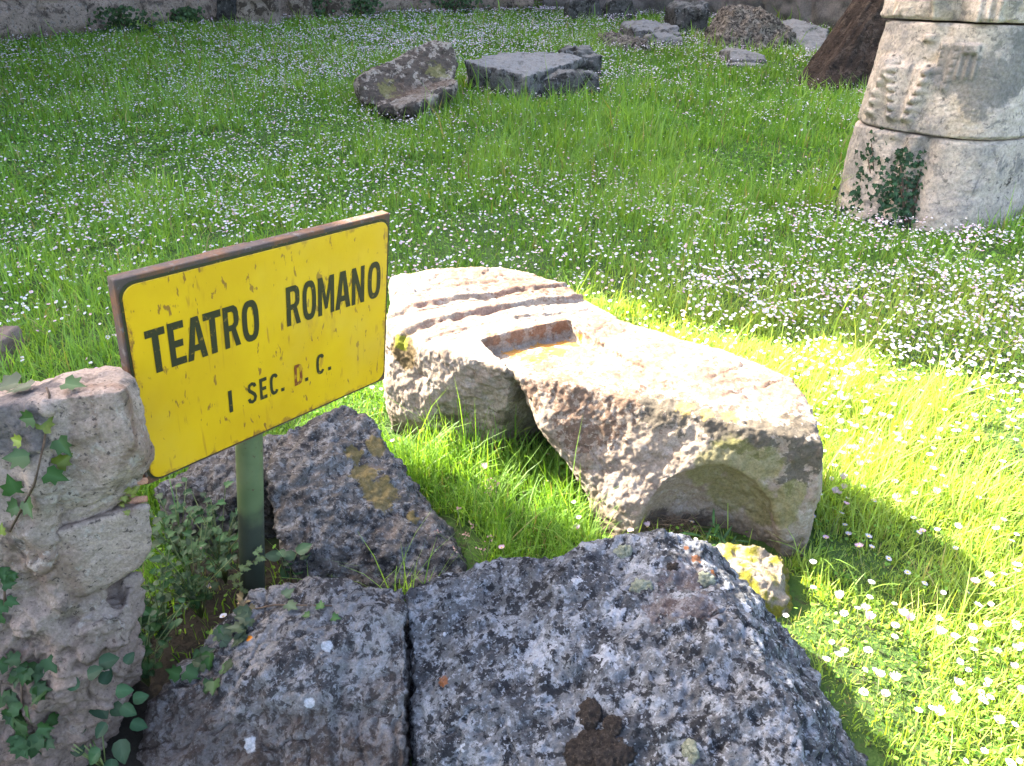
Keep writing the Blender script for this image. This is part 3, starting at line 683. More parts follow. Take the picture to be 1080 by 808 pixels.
# ------------------------------------------------------------------ far fallen stones
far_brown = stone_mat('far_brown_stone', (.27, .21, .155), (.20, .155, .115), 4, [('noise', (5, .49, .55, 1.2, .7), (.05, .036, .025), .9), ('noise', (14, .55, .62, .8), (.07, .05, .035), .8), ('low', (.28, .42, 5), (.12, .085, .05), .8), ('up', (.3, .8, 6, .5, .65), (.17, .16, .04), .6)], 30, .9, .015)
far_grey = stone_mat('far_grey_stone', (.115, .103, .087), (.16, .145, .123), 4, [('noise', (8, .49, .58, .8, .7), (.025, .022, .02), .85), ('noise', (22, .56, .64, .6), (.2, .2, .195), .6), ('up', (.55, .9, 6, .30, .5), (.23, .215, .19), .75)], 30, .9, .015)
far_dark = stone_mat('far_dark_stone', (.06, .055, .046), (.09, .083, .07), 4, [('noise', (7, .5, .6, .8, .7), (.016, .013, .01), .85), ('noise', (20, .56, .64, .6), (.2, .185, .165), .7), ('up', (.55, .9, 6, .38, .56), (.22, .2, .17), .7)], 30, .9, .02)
far_rub = stone_mat('far_rubble_stone', (.16, .13, .095), (.10, .08, .06), 5, [('noise', (9, .5, .56, .8, .7), (.28, .235, .18), .85), ('noise', (20, .5, .55, .8), (.03, .024, .018), .9)], 25, 1., .03)
def frock(pts, mat, label, vox=.025, amp=(.04, .028, .018), frq=(2.2, 8, 25), seed=1, name='fallen_stone', depth=0.8, dv=(0, 1, 0), cat='fallen stone'):
    """pts: front silhouette (px, py, y); the stone is given depth away from the viewer and runs into the ground"""
    P = [at(px, py, y=y) for px, py, y in pts]
    back = [p+np.array(dv)*depth+np.array([0, 0, -.03]) for p in P]
    ground = []
    for p in P+back:
        ground.append(np.array([p[0], p[1], float(gz(p[0], p[1]))-.15]))
    o = rock(name, [P+back+ground], mat, vox, 1, (), amp, frq, seed, pits=.03, pitf=8)
    recentre(o); tag(o, label, cat); return o
# brown L-shaped block: a tilted back slab with a ledge in front of it
G = lambda px, py: atg(px, py)
yb = G(432, 124)[1]
k1 = [at(378, 80, y=yb+.35), at(456, 42, y=yb+1.15), at(476, 44, y=yb+1.15), at(484, 66, y=yb+1.0), at(478, 84, y=yb+.75), at(402, 108, y=yb+.15), at(384, 112, y=yb+.1), at(376, 92, y=yb+.3)]
kb = [p+np.array([-.08, .32, -.05]) for p in k1]
k2 = [at(392, 112, y=yb-.05), at(400, 105, y=yb+.3), at(436, 111, y=yb-.45), at(482, 88, y=yb+.25), at(479, 81, y=yb+.85), at(437, 120, y=yb-.45), at(482, 96, y=yb+.25), at(393, 119, y=yb-.05), at(440, 135, y=yb-.2), at(478, 106, y=yb+.5), at(400, 126, y=yb+.1), (-1.5, yb+.5, .05), (-.85, yb+.9, .05)]
o = rock('fallen_stone', [k1+kb, k2], None, .016, 1, (), (.014, .014, .012), (2.5, 9, 26), 41, None, pits=.03, pitf=9)
tO = bvh_of(o)
setmat(o, stone_mat('pitted_brown_stone', (.30, .25, .19), (.23, .185, .14), 4, [
    ('noise', (14, .52, .60, .8), (.13, .095, .065), .8),
    ('blob', (B([tO], (445, 72, .34), (415, 88, .30), (466, 62, .26), (392, 98, .22), (430, 80, .3)), 11, 9.), (.05, .036, .026), .85),
    ('blob', (B([tO], (445, 96, .22), (465, 88, .2), (425, 102, .18)), 10, 4.), (.13, .085, .055), .6),
    ('blob', (B([tO], (408, 95, .12), (462, 76, .12)), 14, 4.), (.17, .15, .05), .7),
    ('blob', (B([tO], (440, 122, .2), (470, 104, .18), (405, 118, .15)), 10, 3.), (.03, .025, .02), .85)], 30, 1., .02))
recentre(o)
tag(o, 'brown bench-shaped fallen block tilted in the grass left of the flat dark slab', 'fallen stone')
yf = G(555, 108)[1]
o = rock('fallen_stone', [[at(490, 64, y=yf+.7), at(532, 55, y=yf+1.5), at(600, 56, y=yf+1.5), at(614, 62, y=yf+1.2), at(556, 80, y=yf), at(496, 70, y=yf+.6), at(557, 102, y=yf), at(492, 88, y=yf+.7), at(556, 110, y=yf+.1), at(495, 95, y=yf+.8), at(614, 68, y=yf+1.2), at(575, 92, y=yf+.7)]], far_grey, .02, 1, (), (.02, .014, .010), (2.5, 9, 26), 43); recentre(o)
tag(o, 'flat dark grey slab with a worn level top, right of the bench-shaped brown block', 'fallen stone')
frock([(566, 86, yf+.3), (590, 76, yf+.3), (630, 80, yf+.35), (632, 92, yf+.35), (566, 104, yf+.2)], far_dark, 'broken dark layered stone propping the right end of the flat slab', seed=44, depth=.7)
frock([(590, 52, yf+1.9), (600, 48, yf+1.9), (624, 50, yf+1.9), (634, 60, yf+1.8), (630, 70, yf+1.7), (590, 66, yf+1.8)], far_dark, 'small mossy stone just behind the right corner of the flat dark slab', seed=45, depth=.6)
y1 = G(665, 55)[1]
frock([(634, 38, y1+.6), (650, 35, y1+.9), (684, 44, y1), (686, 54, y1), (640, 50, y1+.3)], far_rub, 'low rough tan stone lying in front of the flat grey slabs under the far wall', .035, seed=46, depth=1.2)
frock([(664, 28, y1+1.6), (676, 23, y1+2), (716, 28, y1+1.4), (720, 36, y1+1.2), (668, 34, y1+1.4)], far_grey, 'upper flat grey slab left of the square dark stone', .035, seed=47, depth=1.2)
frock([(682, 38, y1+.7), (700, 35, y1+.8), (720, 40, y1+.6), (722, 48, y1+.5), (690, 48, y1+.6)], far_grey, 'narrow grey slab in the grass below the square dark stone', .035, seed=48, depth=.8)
y2 = G(730, 38)[1]
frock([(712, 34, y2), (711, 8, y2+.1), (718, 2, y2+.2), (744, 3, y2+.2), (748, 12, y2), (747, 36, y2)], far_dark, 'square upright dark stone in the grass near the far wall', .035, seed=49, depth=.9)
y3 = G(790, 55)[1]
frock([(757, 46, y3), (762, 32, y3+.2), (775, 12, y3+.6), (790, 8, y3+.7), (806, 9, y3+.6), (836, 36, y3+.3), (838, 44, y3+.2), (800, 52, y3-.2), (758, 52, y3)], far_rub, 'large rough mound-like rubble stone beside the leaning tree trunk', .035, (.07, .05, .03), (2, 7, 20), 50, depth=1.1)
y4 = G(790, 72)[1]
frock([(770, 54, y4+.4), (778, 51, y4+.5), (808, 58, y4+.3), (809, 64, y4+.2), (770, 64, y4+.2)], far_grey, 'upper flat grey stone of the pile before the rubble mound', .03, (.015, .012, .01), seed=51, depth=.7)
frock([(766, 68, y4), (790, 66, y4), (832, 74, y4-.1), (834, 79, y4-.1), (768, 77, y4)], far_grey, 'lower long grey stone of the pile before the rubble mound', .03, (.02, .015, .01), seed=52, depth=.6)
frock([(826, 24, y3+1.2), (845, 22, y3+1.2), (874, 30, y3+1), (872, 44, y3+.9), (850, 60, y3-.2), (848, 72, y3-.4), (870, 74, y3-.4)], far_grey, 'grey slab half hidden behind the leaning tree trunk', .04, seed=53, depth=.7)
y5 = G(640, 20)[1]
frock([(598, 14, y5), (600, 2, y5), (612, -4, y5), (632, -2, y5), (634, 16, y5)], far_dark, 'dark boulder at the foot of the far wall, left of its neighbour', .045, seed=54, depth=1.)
frock([(640, 16, y5), (642, 2, y5), (650, -4, y5), (668, -2, y5), (670, 18, y5)], far_dark, 'pale-flecked dark boulder at the far wall, beside its darker neighbour', .045, seed=55, depth=1.)
q = atg(4, 392)
o = rock('fallen_stone', [[q+np.array(v) for v in boxpts((-.05, .08, .02), (1, .1, 0), (-.1, 1, 0), (0, 0, 1), .13, .14, .22)]], pier_m, .01, 4, (), (.02, .008, .004), (5, 20, 60), 57); recentre(o)
tag(o, 'small grey stone at the left edge just above the ivy-topped pier', 'fallen stone')

# ------------------------------------------------------------------ walls at the back
wall_m = stone_mat('old_wall', (.30, .22, .16), (.22, .165, .12), 2, [('noise', (3, .5, .62, .6, .7), (.05, .036, .027), .75), ('noise', (14, .56, .64, .6), (.22, .19, .155), .7), ('noise', (22, .55, .62, .5), (.025, .019, .014), .7)], 18, .9, .03)
wall_g = stone_mat('grey_wall', (.17, .145, .125), (.125, .105, .09), 1.2, [('noise', (2.5, .52, .64, .4, .65), (.07, .06, .055), .6), ('noise', (12, .58, .66, .5), (.17, .15, .13), .5)], 15, .7, .02)
def wall(name, line, h, mat, label, bw=.9, bh=.75, gap=.03, off=.06, seed=0, step=.06, thick=.5):
    line = [np.array(p, float) for p in line]; S = [0]
    for a, b in zip(line[:-1], line[1:]): S.append(S[-1]+np.linalg.norm(b-a))
    ns = int(S[-1]/step); hz = list(np.arange(-.3, 2.4, step))+list(np.arange(2.4, h+.01, .8))
    ss = np.linspace(0, S[-1], ns); px = np.interp(ss, S, [p[0] for p in line]); py = np.interp(ss, S, [p[1] for p in line])
    tx = np.gradient(px, ss); ty = np.gradient(py, ss); L = np.hypot(tx, ty); nx_, ny_ = ty/L, -tx/L
    Sg, Hg = np.meshgrid(ss, hz); sg = Sg.ravel(); hg = Hg.ravel()
    row = np.floor(hg/bh); cs = sg/bw+row*.47+.25*_hash(row.astype(int), row.astype(int)*0, row.astype(int)*0, seed)
    ci = np.floor(cs); fx = (cs-ci)*bw; fy = hg-row*bh
    ed = np.minimum(np.minimum(fx, bw-fx), np.minimum(fy, bh-fy))
    d = sstep(0, gap*2.2, ed)*off*.7+off*.8*_hash(ci.astype(int), row.astype(int), row.astype(int)*0, seed+4)
    P = np.stack([sg, hg, sg*0], 1); d += .05*fbm(P*1.6, 4, seed)+.03*fbm(P*7, 3, seed+1)
    NX = np.tile(nx_, len(hz)); NY = np.tile(ny_, len(hz)); bx = np.tile(px, len(hz)); by = np.tile(py, len(hz))
    zb = np.tile(gz(px, py), len(hz))
    Fv = np.stack([bx+NX*d, by+NY*d, zb+hg], 1); Bv = np.stack([bx-NX*thick, by-NY*thick, zb+hg], 1)
    nh = len(hz); id_ = np.arange(ns*nh).reshape(nh, ns); M = ns*nh
    q1 = np.stack([id_[:-1, :-1], id_[:-1, 1:], id_[1:, 1:], id_[1:, :-1]], -1).reshape(-1, 4)
    q2 = q1[:, ::-1]+M
    topq = np.stack([id_[-1, :-1], id_[-1, 1:], id_[-1, 1:]+M, id_[-1, :-1]+M], -1)
    e1 = np.stack([id_[:-1, 0], id_[1:, 0], id_[1:, 0]+M, id_[:-1, 0]+M], -1); e2 = np.stack([id_[:-1, -1], id_[:-1, -1]+M, id_[1:, -1]+M, id_[1:, -1]], -1)
    Qs = np.concatenate([q1, q2, topq, e1, e2])
    o = mk_np(name, np.concatenate([Fv, Bv]), Qs.ravel(), np.full(len(Qs), 4), None, mat, None, False)
    tag(o, label, 'wall'); return o
gA, gB, gC = atg(0, 44), atg(150, 28), atg(250, 22)
ext = (gA-gB)[:2]; ext /= np.linalg.norm(ext)
W0 = [gA[:2]+ext*2.2, gA[:2], gB[:2], gC[:2], atg(430, 15)[:2], atg(560, 11)[:2]]
wall('stone_wall', W0, 2.1, wall_m, 'brown wall of big worn stone blocks behind the meadow, upper left', 1.1, .62, .06, .15, 3)
gD, gE, gF = atg(640, 18)[:2]+[0, 1.2], atg(760, 22)[:2]+[0, .8], atg(900, 36)[:2]+[0, .6]
dE = (gF-gE)/np.linalg.norm(gF-gE)
wall('stone_wall', [W0[-1]+np.array([.4, .2]), gD, gE, gF, gF+dE*5], 3.2, wall_g, 'plain grey wall with upright joints behind the leaning tree trunk, upper right', 1.3, 3.3, .10, .10, 8)
# upright stones and small boulders along the wall's foot
def upright(px0, px1, py0, py1, mat, label, seed, dy=-.35):
    p = atg((px0+px1)/2, py1); y = p[1]+dy
    frock([(px0, py1, y), (px0, py0, y), (px1, py0, y), (px1, py1, y)], mat, label, .05, (.05, .03, .015), (1.6, 6, 18), seed, 'upright_stone', .35, cat='upright stone')
upright(173, 212, 3, 24, far_rub, 'pale-speckled rounded stone at the wall foot between two ivy patches', 71)
upright(228, 244, -8, 24, far_dark, 'narrow dark upright stone just right of the second ivy patch', 72)
upright(248, 288, -8, 25, far_brown, 'broad brown upright stone right of the narrow dark one', 73)
upright(304, 325, -8, 20, far_brown, 'slim brownish upright stone, third from the ivy patches', 74)
upright(345, 370, -8, 18, far_brown, 'brownish upright stone left of the small dark bushes', 75)

# unseen wall added beyond the left edge, its top shaped to shade the meadow
T = 9.0; tanE = math.tan(EL); nv = np.array([.5, .866]); c0 = SUN_AZ*T
prof = [(-3, 9.), (.95, 9.), (1.10, T*tanE+.5), (1.165, T*tanE+.20), (1.19, T*tanE+.05), (1.30, T*tanE+.035), (1.40, T*tanE+.0), (1.46, T*tanE-.22), (1.56, T*tanE-.45), (1.60, T*tanE-1.2), (1.64, T*tanE-1.35), (2.2, T*tanE-1.45), (3.3, T*tanE-1.4), (3.42, T*tanE-1.2), (3.47, T*tanE-.6), (3.50, T*tanE-.2), (3.56, T*tanE+.8), (3.62, 11.)]
back = [(-6.1, 7.9), (-7.6, 9.9), (-9.9, 13.3), tuple(gA[:2]+ext*2.5-np.array([0, -.8])), tuple(gA[:2]+np.array([-.9, 1.3])), tuple(gB[:2]+np.array([-.8, 1.6])), tuple(gC[:2]+np.array([-.6, 1.8])), tuple(W0[4]+np.array([-.4, 2.])), tuple(W0[5]+np.array([0, 2.])), tuple(gE+np.array([0, 2.]))]
V = []; Fc = []
colm = []
for n_, h_ in prof: colm.append((c0+nv*n_, h_, SUN_AZ))
for bx_ in back[0:]: colm.append((np.array(bx_), 11.5 if bx_[1] < 8 else 15., None))
for i, (p, h_, nn) in enumerate(colm):
    a = colm[max(i-1, 0)][0]; b = colm[min(i+1, len(colm)-1)][0]; d = b-a; d /= np.linalg.norm(d); o_ = np.array([-d[1], d[0]])*.6
    V += [(*p, -.3), (*p, h_), (*(p+o_), h_), (*(p+o_), -.3)]
for i in range(len(colm)-1):
    a = i*4; b = a+4
    for j in range(4): Fc.append((a+j, b+j, b+(j+1) % 4, a+(j+1) % 4))
Fc += [(0, 1, 2, 3), tuple(len(V)-4+j for j in (3, 2, 1, 0))]
o = mk('added_shade_wall', V, Fc, wall_m, None, False); tag(o, 'unseen tall wall added beyond the left edge to shade the meadow, gapped to let sun onto the block', 'wall')

# ------------------------------------------------------------------ leaning tree trunk
bark = stone_mat('dark_bark', (.06, .04, .028), (.036, .025, .018), 6, [('noise', (10, .51, .58, .8, .7), (.11, .08, .06), .6), ('noise', (24, .55, .63, .6), (.015, .012, .01), .8)], 22, 1., .04)
tree = empty('leaning_tree', tuple(atg(885, 98)))
tag(tree, 'dark leaning tree trunk flaring at its foot behind the column', 'tree')
tb = atg(888, 98); ty_ = tb[1]+.6
cpts = []
for z, px, py, hw in ((0, 893, 102, .74), (.25, 899, 82, .66), (.7, 911, 55, .56), (1.3, 926, 25, .47), (2.2, 950, -15, .40), (3.4, 985, -70, .34), (5.0, 1020, -130, .26), (6.2, 1040, -170, .18)):
    cpts.append((at(px, py, y=ty_), hw))
na = 140; V = []; Fc = []; rings = []
for i in range(150):
    t = i/149*(len(cpts)-1); j = min(int(t), len(cpts)-2); f = t-j
    c = cpts[j][0]*(1-f)+cpts[j+1][0]*f; hw = cpts[j][1]*(1-f)+cpts[j+1][1]*f
    if i == 0: c = c-np.array([0, 0, .15])
    aa = np.linspace(0, 2*math.pi, na, endpoint=False)
    P = np.stack([np.cos(aa)*1.2, np.sin(aa)*1.2, np.full(na, c[2]*.9)], 1)
    r = hw*(1+.10*fbm(P*1.3, 3, 4)+.09*fbm(P*np.array([4, 4, 1.6]), 4, 8)+.04*fbm(P*np.array([11, 11, 6]), 3, 9)+.05*np.cos(aa*5+1)*max(0, 1-c[2]/1.2))
    V += [c+np.array([math.cos(a)*rr, math.sin(a)*rr, 0]) for a, rr in zip(aa, r)]
for i in range(149):
    for s in range(na): Fc.append((i*na+s, i*na+(s+1) % na, (i+1)*na+(s+1) % na, (i+1)*na+s))
Fc.append(tuple(range(149*na, 150*na)))
mk('trunk', V, Fc, bark, tree); mark(np.array(V))
leafg = leaf_mat('tree_leaves', .3)
tc = cpts[-1][0]
LV = []; Lc = []
lobes = [(tc+np.array([random.uniform(-2.2, 2.2), random.uniform(-1.8, 2.2), random.uniform(-.3, 2.2)]), random.uniform(.6, 1.2)) for _ in range(16)]
for lo_c, lo_r in lobes:
    V2, F2 = tube([tc-np.array([0, 0, .6]), (tc+lo_c)/2+np.array([0, 0, -.1]), lo_c], [.10, .06, .02], 7)
    mk('limb', V2, F2, bark, tree)
    for _ in range(420):
        d = rng.normal(size=3); d /= np.linalg.norm(d); p = lo_c+d*lo_r*rng.uniform(.35, 1.)
        a = rng.normal(size=3); a /= np.linalg.norm(a); b = np.cross(a, rng.normal(size=3)); b /= np.linalg.norm(b); s = rng.uniform(.05, .11)
        LV += [p-a*s, p+b*s*.45, p+a*s, p-b*s*.45]; c = np.array([.05, .085, .025])*rng.uniform(.6, 1.5); Lc += [c]*4
LV = np.array(LV); nL = len(LV)//4
mk_np('crown', LV, np.arange(nL*4), np.full(nL, 4), np.array(Lc), leafg, tree, False)

# ------------------------------------------------------------------ leafy plants
IVY = [(0, 0), (.26, -.10), (.50, .10), (.34, .30), (.44, .56), (.20, .56), (0, 1.)]
OVA = [(0, 0), (.26, .06), (.40, .28), (.36, .56), (.17, .84), (0, 1.)]
plant_m = leaf_mat('plant_leaves', .22, .5, .22, (1.1, 1.15, .5))
stem_m = flat_mat('woody_stem', (.07, .045, .03), .8, .2, (.12, .08, .05), 60)
stem_g = flat_mat('green_stem', (.09, .12, .03), .6, .3, (.13, .15, .05), 60)
def leaf_geo(items, shape):
    """items: (pos, tip direction, normal, size, colour)"""
    V = []; Fc = []; C = []
    for pos, d, n, s, c in items:
        d = np.array(d, float); n = np.array(n, float); d -= n*(d@n)/(n@n); d /= np.linalg.norm(d)+1e-9; n /= np.linalg.norm(n); x = np.cross(d, n)
        b = len(V); m = len(shape); curl = random.uniform(-.25, .05); fold = random.uniform(.05, .3); c = np.array(c)
        def pt(u, v): return np.array(pos)+s*(x*u+d*v+n*(fold*abs(u)+curl*v*v))
        mid = [0., .3, .62]
        V += [pt(0, v) for v in mid]; C += [c*1.35+.012]*3
        ti = len(V); V.append(pt(0, 1.)); C.append(c)
        for sg in (1, -1):
            o = len(V); inner = shape[1:-1]
            V += [pt(sg*u*random.uniform(.92, 1.08), v) for u, v in inner]; C += [c*random.uniform(.85, 1.12) for _ in inner]
            k_ = len(inner); loop = [b]+[o+i for i in range(k_)]+[ti, b+2, b+1]
            # split in a few faces along the midrib so the blade bends
            h1 = k_//2
            f1 = [b]+[o+i for i in range(h1+1)]+[b+1]; f2 = [b+1]+[o+i for i in range(h1, k_)]+[b+2]; f3 = [b+2, o+k_-1, ti]
            for f in (f1, f2, f3): Fc.append(f if sg > 0 else f[::-1])
    return V, Fc, C
def plant(name, label, cat, base, leaves, shape, stems=(), stem_mat=None, group=None, srad=.0018):
    e = empty(name, tuple(base)); tag(e, label, cat, group)
    V, Fc, C = leaf_geo(leaves, shape); mk('foliage', V, Fc, plant_m, e, False, C)
    if len(stems):
        SV = []; SF = []
        for st_ in stems:
            v, f = tube(st_, srad, 5); n0 = len(SV); SV += v; SF += [[i+n0 for i in q] for q in f]
        mk('stem', SV, SF, stem_mat or stem_m, e)
    return e
def G1(f=1.): return np.array([.024, .058, .013])*random.uniform(.8, 1.25)*f
def G2(f=1.): return np.array([.045, .062, .030])*random.uniform(.8, 1.2)*f
YG = np.array([.14, .18, .02])
def vine(label, nodes, trees, leaves, cat='ivy', shape=IVY, off=.006):
    pts = []
    for px, py in nodes:
        h = hit(px, py, trees)
        if h is not None: pts.append(h[0]+h[1]*.005)
    lv = []
    for px, py, ang, s, c in leaves:
        h = hit(px, py, trees)
        if h is None: continue
        n = h[1]+np.array([.05, -.35, .45])*random.uniform(.4, 1.0)+rng.normal(size=3)*.12
        a = math.radians(ang); d = np.array([math.cos(a), .25*math.sin(a), math.sin(a)])
        lv.append((h[0]+h[1]*(off+random.uniform(0, .006)), d, n, s, c))
    st_ = [pts] if len(pts) > 1 else []
    return plant('ivy_vine', label, cat, pts[0] if pts else lv[0][0], lv, shape, st_, stem_m, None, .0020)
vine('ivy vine climbing the face of the cap stone, with dark lobed leaves', [(14, 560), (36, 510), (46, 465), (52, 420), (50, 412)], tP,
     [(40, 400, 160, .045, G2()), (22, 408, 200, .05, G2()), (14, 400, 170, .045, G2()), (34, 412, 220, .04, G2()), (70, 411, -10, .034, G1()), (42, 436, 190, .03, G1(1.2)), (48, 452, 60, .03, YG*.6), (28, 463, 170, .022, YG), (66, 462, -55, .034, G1()), (34, 482, 185, .045, G1(1.1)), (50, 496, -30, .034, G1(1.3)), (60, 488, 30, .03, YG*.55), (16, 515, 100, .036, G1(1.2)), (34, 525, -50, .034, G1(1.2)), (24, 532, 200, .032, G1()), (6, 560, 90, .02, YG*.8)])
def cluster(px0, px1, py0, py1, n, s, cf):
    return [(random.uniform(px0, px1), random.uniform(py0, py1), random.uniform(150, 390), s*random.uniform(.7, 1.25), cf()) for _ in range(n)]
vine('ivy tuft hanging on the lower face of the pier, above the frame bottom', [(26, 775), (24, 740), (22, 705)], tP, cluster(2, 52, 690, 785, 40, .030, lambda: G1(.9)))
vine('small ivy sprig at the left frame edge halfway down the pier', [(4, 640), (4, 600)], tP, cluster(0, 12, 600, 650, 8, .024, lambda: G1(1.2)))
vine('moss and tiny leaves in the notch between cap stone and lower block', [(140, 520), (134, 512)], tP, [(p[0], p[1], p[2], p[3], np.array([.14, .15, .03])) for p in cluster(128, 142, 510, 540, 16, .012, lambda: 0)], 'moss')
vine('ivy trailing over the top of the mottled boulder, below the post', [(200, 660), (225, 660), (250, 648), (290, 640), (350, 640)], [tL],
     cluster(196, 268, 632, 705, 26, .032, lambda: G2(1.0))+cluster(185, 240, 660, 730, 10, .03, lambda: G1(1.1))+[(225, 690, -80, .042, G1(1.3)), (205, 690, 240, .036, G1(1.2)), (300, 632, 60, .028, G2(1.4)), (304, 640, -60, .03, G2(1.5)), (338, 645, 100, .022, G1(1.6)), (328, 650, 200, .018, G1(1.5)), (352, 652, -20, .02, G1(1.6)), (260, 626, 80, .02, np.array([.30, .16, .03])), (224, 668, 90, .012, YG), (248, 640, 100, .014, np.array([.33, .15, .03]))]+cluster(240, 280, 622, 640, 8, .02, lambda: np.array([.16, .12, .06])*random.uniform(.7, 1.2)))
# weeds
def weed(name, label, px, py, n, hgt, s, shape, cf, spread=.08, group=None, base=None, cat='weed'):
    b = np.array(base) if base is not None else atg(px, py)
    lv = []; stems = []
    for i in range(max(2, n//4)):
        a = random.uniform(0, 6.28); rad = random.uniform(.2, 1.)*spread; hh = hgt*random.uniform(.6, 1.1)
        tip = b+np.array([math.cos(a)*rad, math.sin(a)*rad*.8, hh]); midp = b+np.array([math.cos(a)*rad*.35, math.sin(a)*rad*.3, hh*.6])
        stems.append([b, midp, tip])
        for j in range(5):
            t = .3+.7*j/4; p = (b*(1-t)**2+2*midp*t*(1-t)+tip*t*t); a2 = random.uniform(0, 6.28)
            d = np.array([math.cos(a2), math.sin(a2), random.uniform(-.1, .5)])
            lv.append((p, d, np.array([-.3*d[0], -.3*d[1]-.35, 1.]), s*random.uniform(.6, 1.2), cf()))
    return plant(name, label, cat, b, lv, shape, stems, stem_g, group, .0012)
lv = []
wb = at(112, 812, y=.99)
for px, py, an, sz in ((66, 718, 200, .040), (92, 712, 30, .030), (104, 700, 20, .034), (100, 738, -60, .042), (122, 728, 10, .03), (82, 742, 200, .034), (118, 745, -20, .032), (128, 745, 330, .03), (92, 764, 190, .034), (112, 762, 250, .03), (126, 780, -70, .042), (106, 790, 240, .036), (90, 788, 200, .03), (80, 728, 110, .03), (140, 738, 20, .028), (138, 762, -30, .03), (118, 800, -90, .034), (76, 700, 120, .022), (108, 722, 70, .03), (132, 700, 60, .022)):
    a_ = math.radians(an); lv.append((at(px, py, y=.985+random.uniform(-.03, .03)), np.array([math.cos(a_), random.uniform(-.3, .1), math.sin(a_)]), np.array([random.uniform(-.3, .3), -.7, .75]), sz*1.05, np.array([.013, .042, .012])*random.uniform(.6, 1.4)))
plant('broadleaf_weed', 'broad-leaved dark weed at the pier foot beside the mottled boulder', 'weed', wb, lv, OVA, [[wb, wb+np.array([random.uniform(-.05, .03), random.uniform(-.03, .02), random.uniform(.06, .11)])] for _ in range(8)], stem_g, None, .0014)
LW = 'leafy green weed in the gap between pier and post, '
for i, (px, py, y, lab) in enumerate(((165, 640, 1.30, 'nearest the pier'), (205, 620, 1.38, 'in the middle'), (150, 700, 1.18, 'lowest of them'), (235, 600, 1.50, 'touching the post'), (190, 570, 1.55, 'farthest back'))):
    p = at(px, py, y=y); p[2] = 0.02
    weed('leafy_weed', LW+lab, 0, 0, 80, .22, .021, (OVA, IVY)[i % 2], lambda: np.array([.013, .042, .008])*random.uniform(.5, 1.8), .12, 'weeds between pier and post', base=p)
p = at(305, 620, y=1.47); p[2] = .03
weed('leafy_weed', 'dark leafy weed under the overhanging slab, right of the post', 0, 0, 14, .13, .036, OVA, lambda: np.array([.014, .045, .014])*random.uniform(.7, 1.2), .06, base=p)
# creeping sprig on the post
pts = [base+pd*t+np.array([.03*math.sin(t*40), -.034, 0]) for t in np.linspace(.02, .2, 12)]
lv = [(p+np.array([random.uniform(-.012, .012), -.004, 0]), rng.normal(size=3), np.array([.1, -1, .3]), random.uniform(.010, .02), np.array([.16, .19, .07])*random.uniform(.7, 1.3)) for p in pts for _ in range(2)]
plant('creeper', 'thin pale creeper winding up the foot of the green post', 'creeper', pts[0], lv, IVY, [pts], stem_m, None, .001)
# plants against the block and column
p = at(765, 580, y=1.62); p[2] = .01
weed('leafy_weed', 'dark rosette of grassy leaves in the hollow end of the carved block', 0, 0, 22, .07, .05, [(0, 0), (.05, .05), (.08, .4), (.05, .8), (0, 1)], lambda: np.array([.035, .085, .02])*random.uniform(.7, 1.2), .07, base=p)
for i, (px, py, lab) in enumerate(((650, 545, 'light green clover-like weed at the near foot of the carved block'), (590, 510, 'light green weed under the waist of the carved block'), (455, 480, 'weed against the rough far left side of the carved block'))):
    p = at(px, py, z=.0); weed('leafy_weed', lab, 0, 0, 18, .11, .022, OVA, lambda: np.array([.10, .20, .03])*random.uniform(.7, 1.2), .08, 'weeds along the carved block', base=p)
for px, py, lab, hh in ((918, 216, 'tall dark ivy bush at the column foot, left of its neighbour', .50), (946, 226, 'dark ivy bush at the column foot under the pink face', .42)):
    b = atg(px, py+6)+np.array([-.04, -.22, 0]); lv = []
    stems = [[b, b+np.array([random.uniform(-.12, .12), .08, hh*random.uniform(.6, 1)])] for _ in range(8)]
    for _ in range(800):
        t = random.random(); q = b+np.array([random.gauss(0, .085)*(1.2-t*.6), random.gauss(.05, .04)+.08*t, t*hh*(1+.15*random.random())])
        lv.append((q, np.array([random.uniform(-1, 1), -.4, random.uniform(-.8, .3)]), np.array([random.uniform(-.4, .4), -1, .6]), random.uniform(.02, .04), np.array([.02, .05, .016])*random.uniform(.6, 1.4)))
    plant('ivy_bush', lab, 'ivy', b, lv, IVY, stems, stem_m, 'ivy bushes at the column foot', .004)
# ivy and bushes along the back wall
BW = (('hanging ivy patch on the brown wall, broad one over a low bush', 160, 22, .5, .9), ('narrow hanging ivy strip left of the dark upright stone', 221, 23, .3, .9), ('low dark bush at the foot of the brown wall', 135, 34, .9, .45), ('low green bush between the ivy patches', 200, 27, .6, .35), ('small dark bush right of the brownish upright stones', 383, 19, .9, .5), ('leafy bush behind the slim upright stone', 335, 19, .5, .5), ('dark bush under the far wall left of the dark boulders', 480, 14, 1.2, .45))
for lab, px, py, wd, hh in BW:
    b = atg(px, py); b = b+np.array([0, -.25, 0]); lv = []
    for _ in range(260):
        t = random.random(); q = b+np.array([random.gauss(0, wd*.3), random.gauss(.1, .1), t*hh])
        lv.append((q, rng.normal(size=3), np.array([random.uniform(-.6, .6), -1, .7]), random.uniform(.05, .10), np.array([.03, .06, .016])*random.uniform(.5, 1.6)))
    plant('wall_plant', lab, 'bush', b, lv, OVA, [[b, b+np.array([0, .1, hh*.8])], [b, b+np.array([.1, .1, hh*.7])]], stem_m, None, .012)
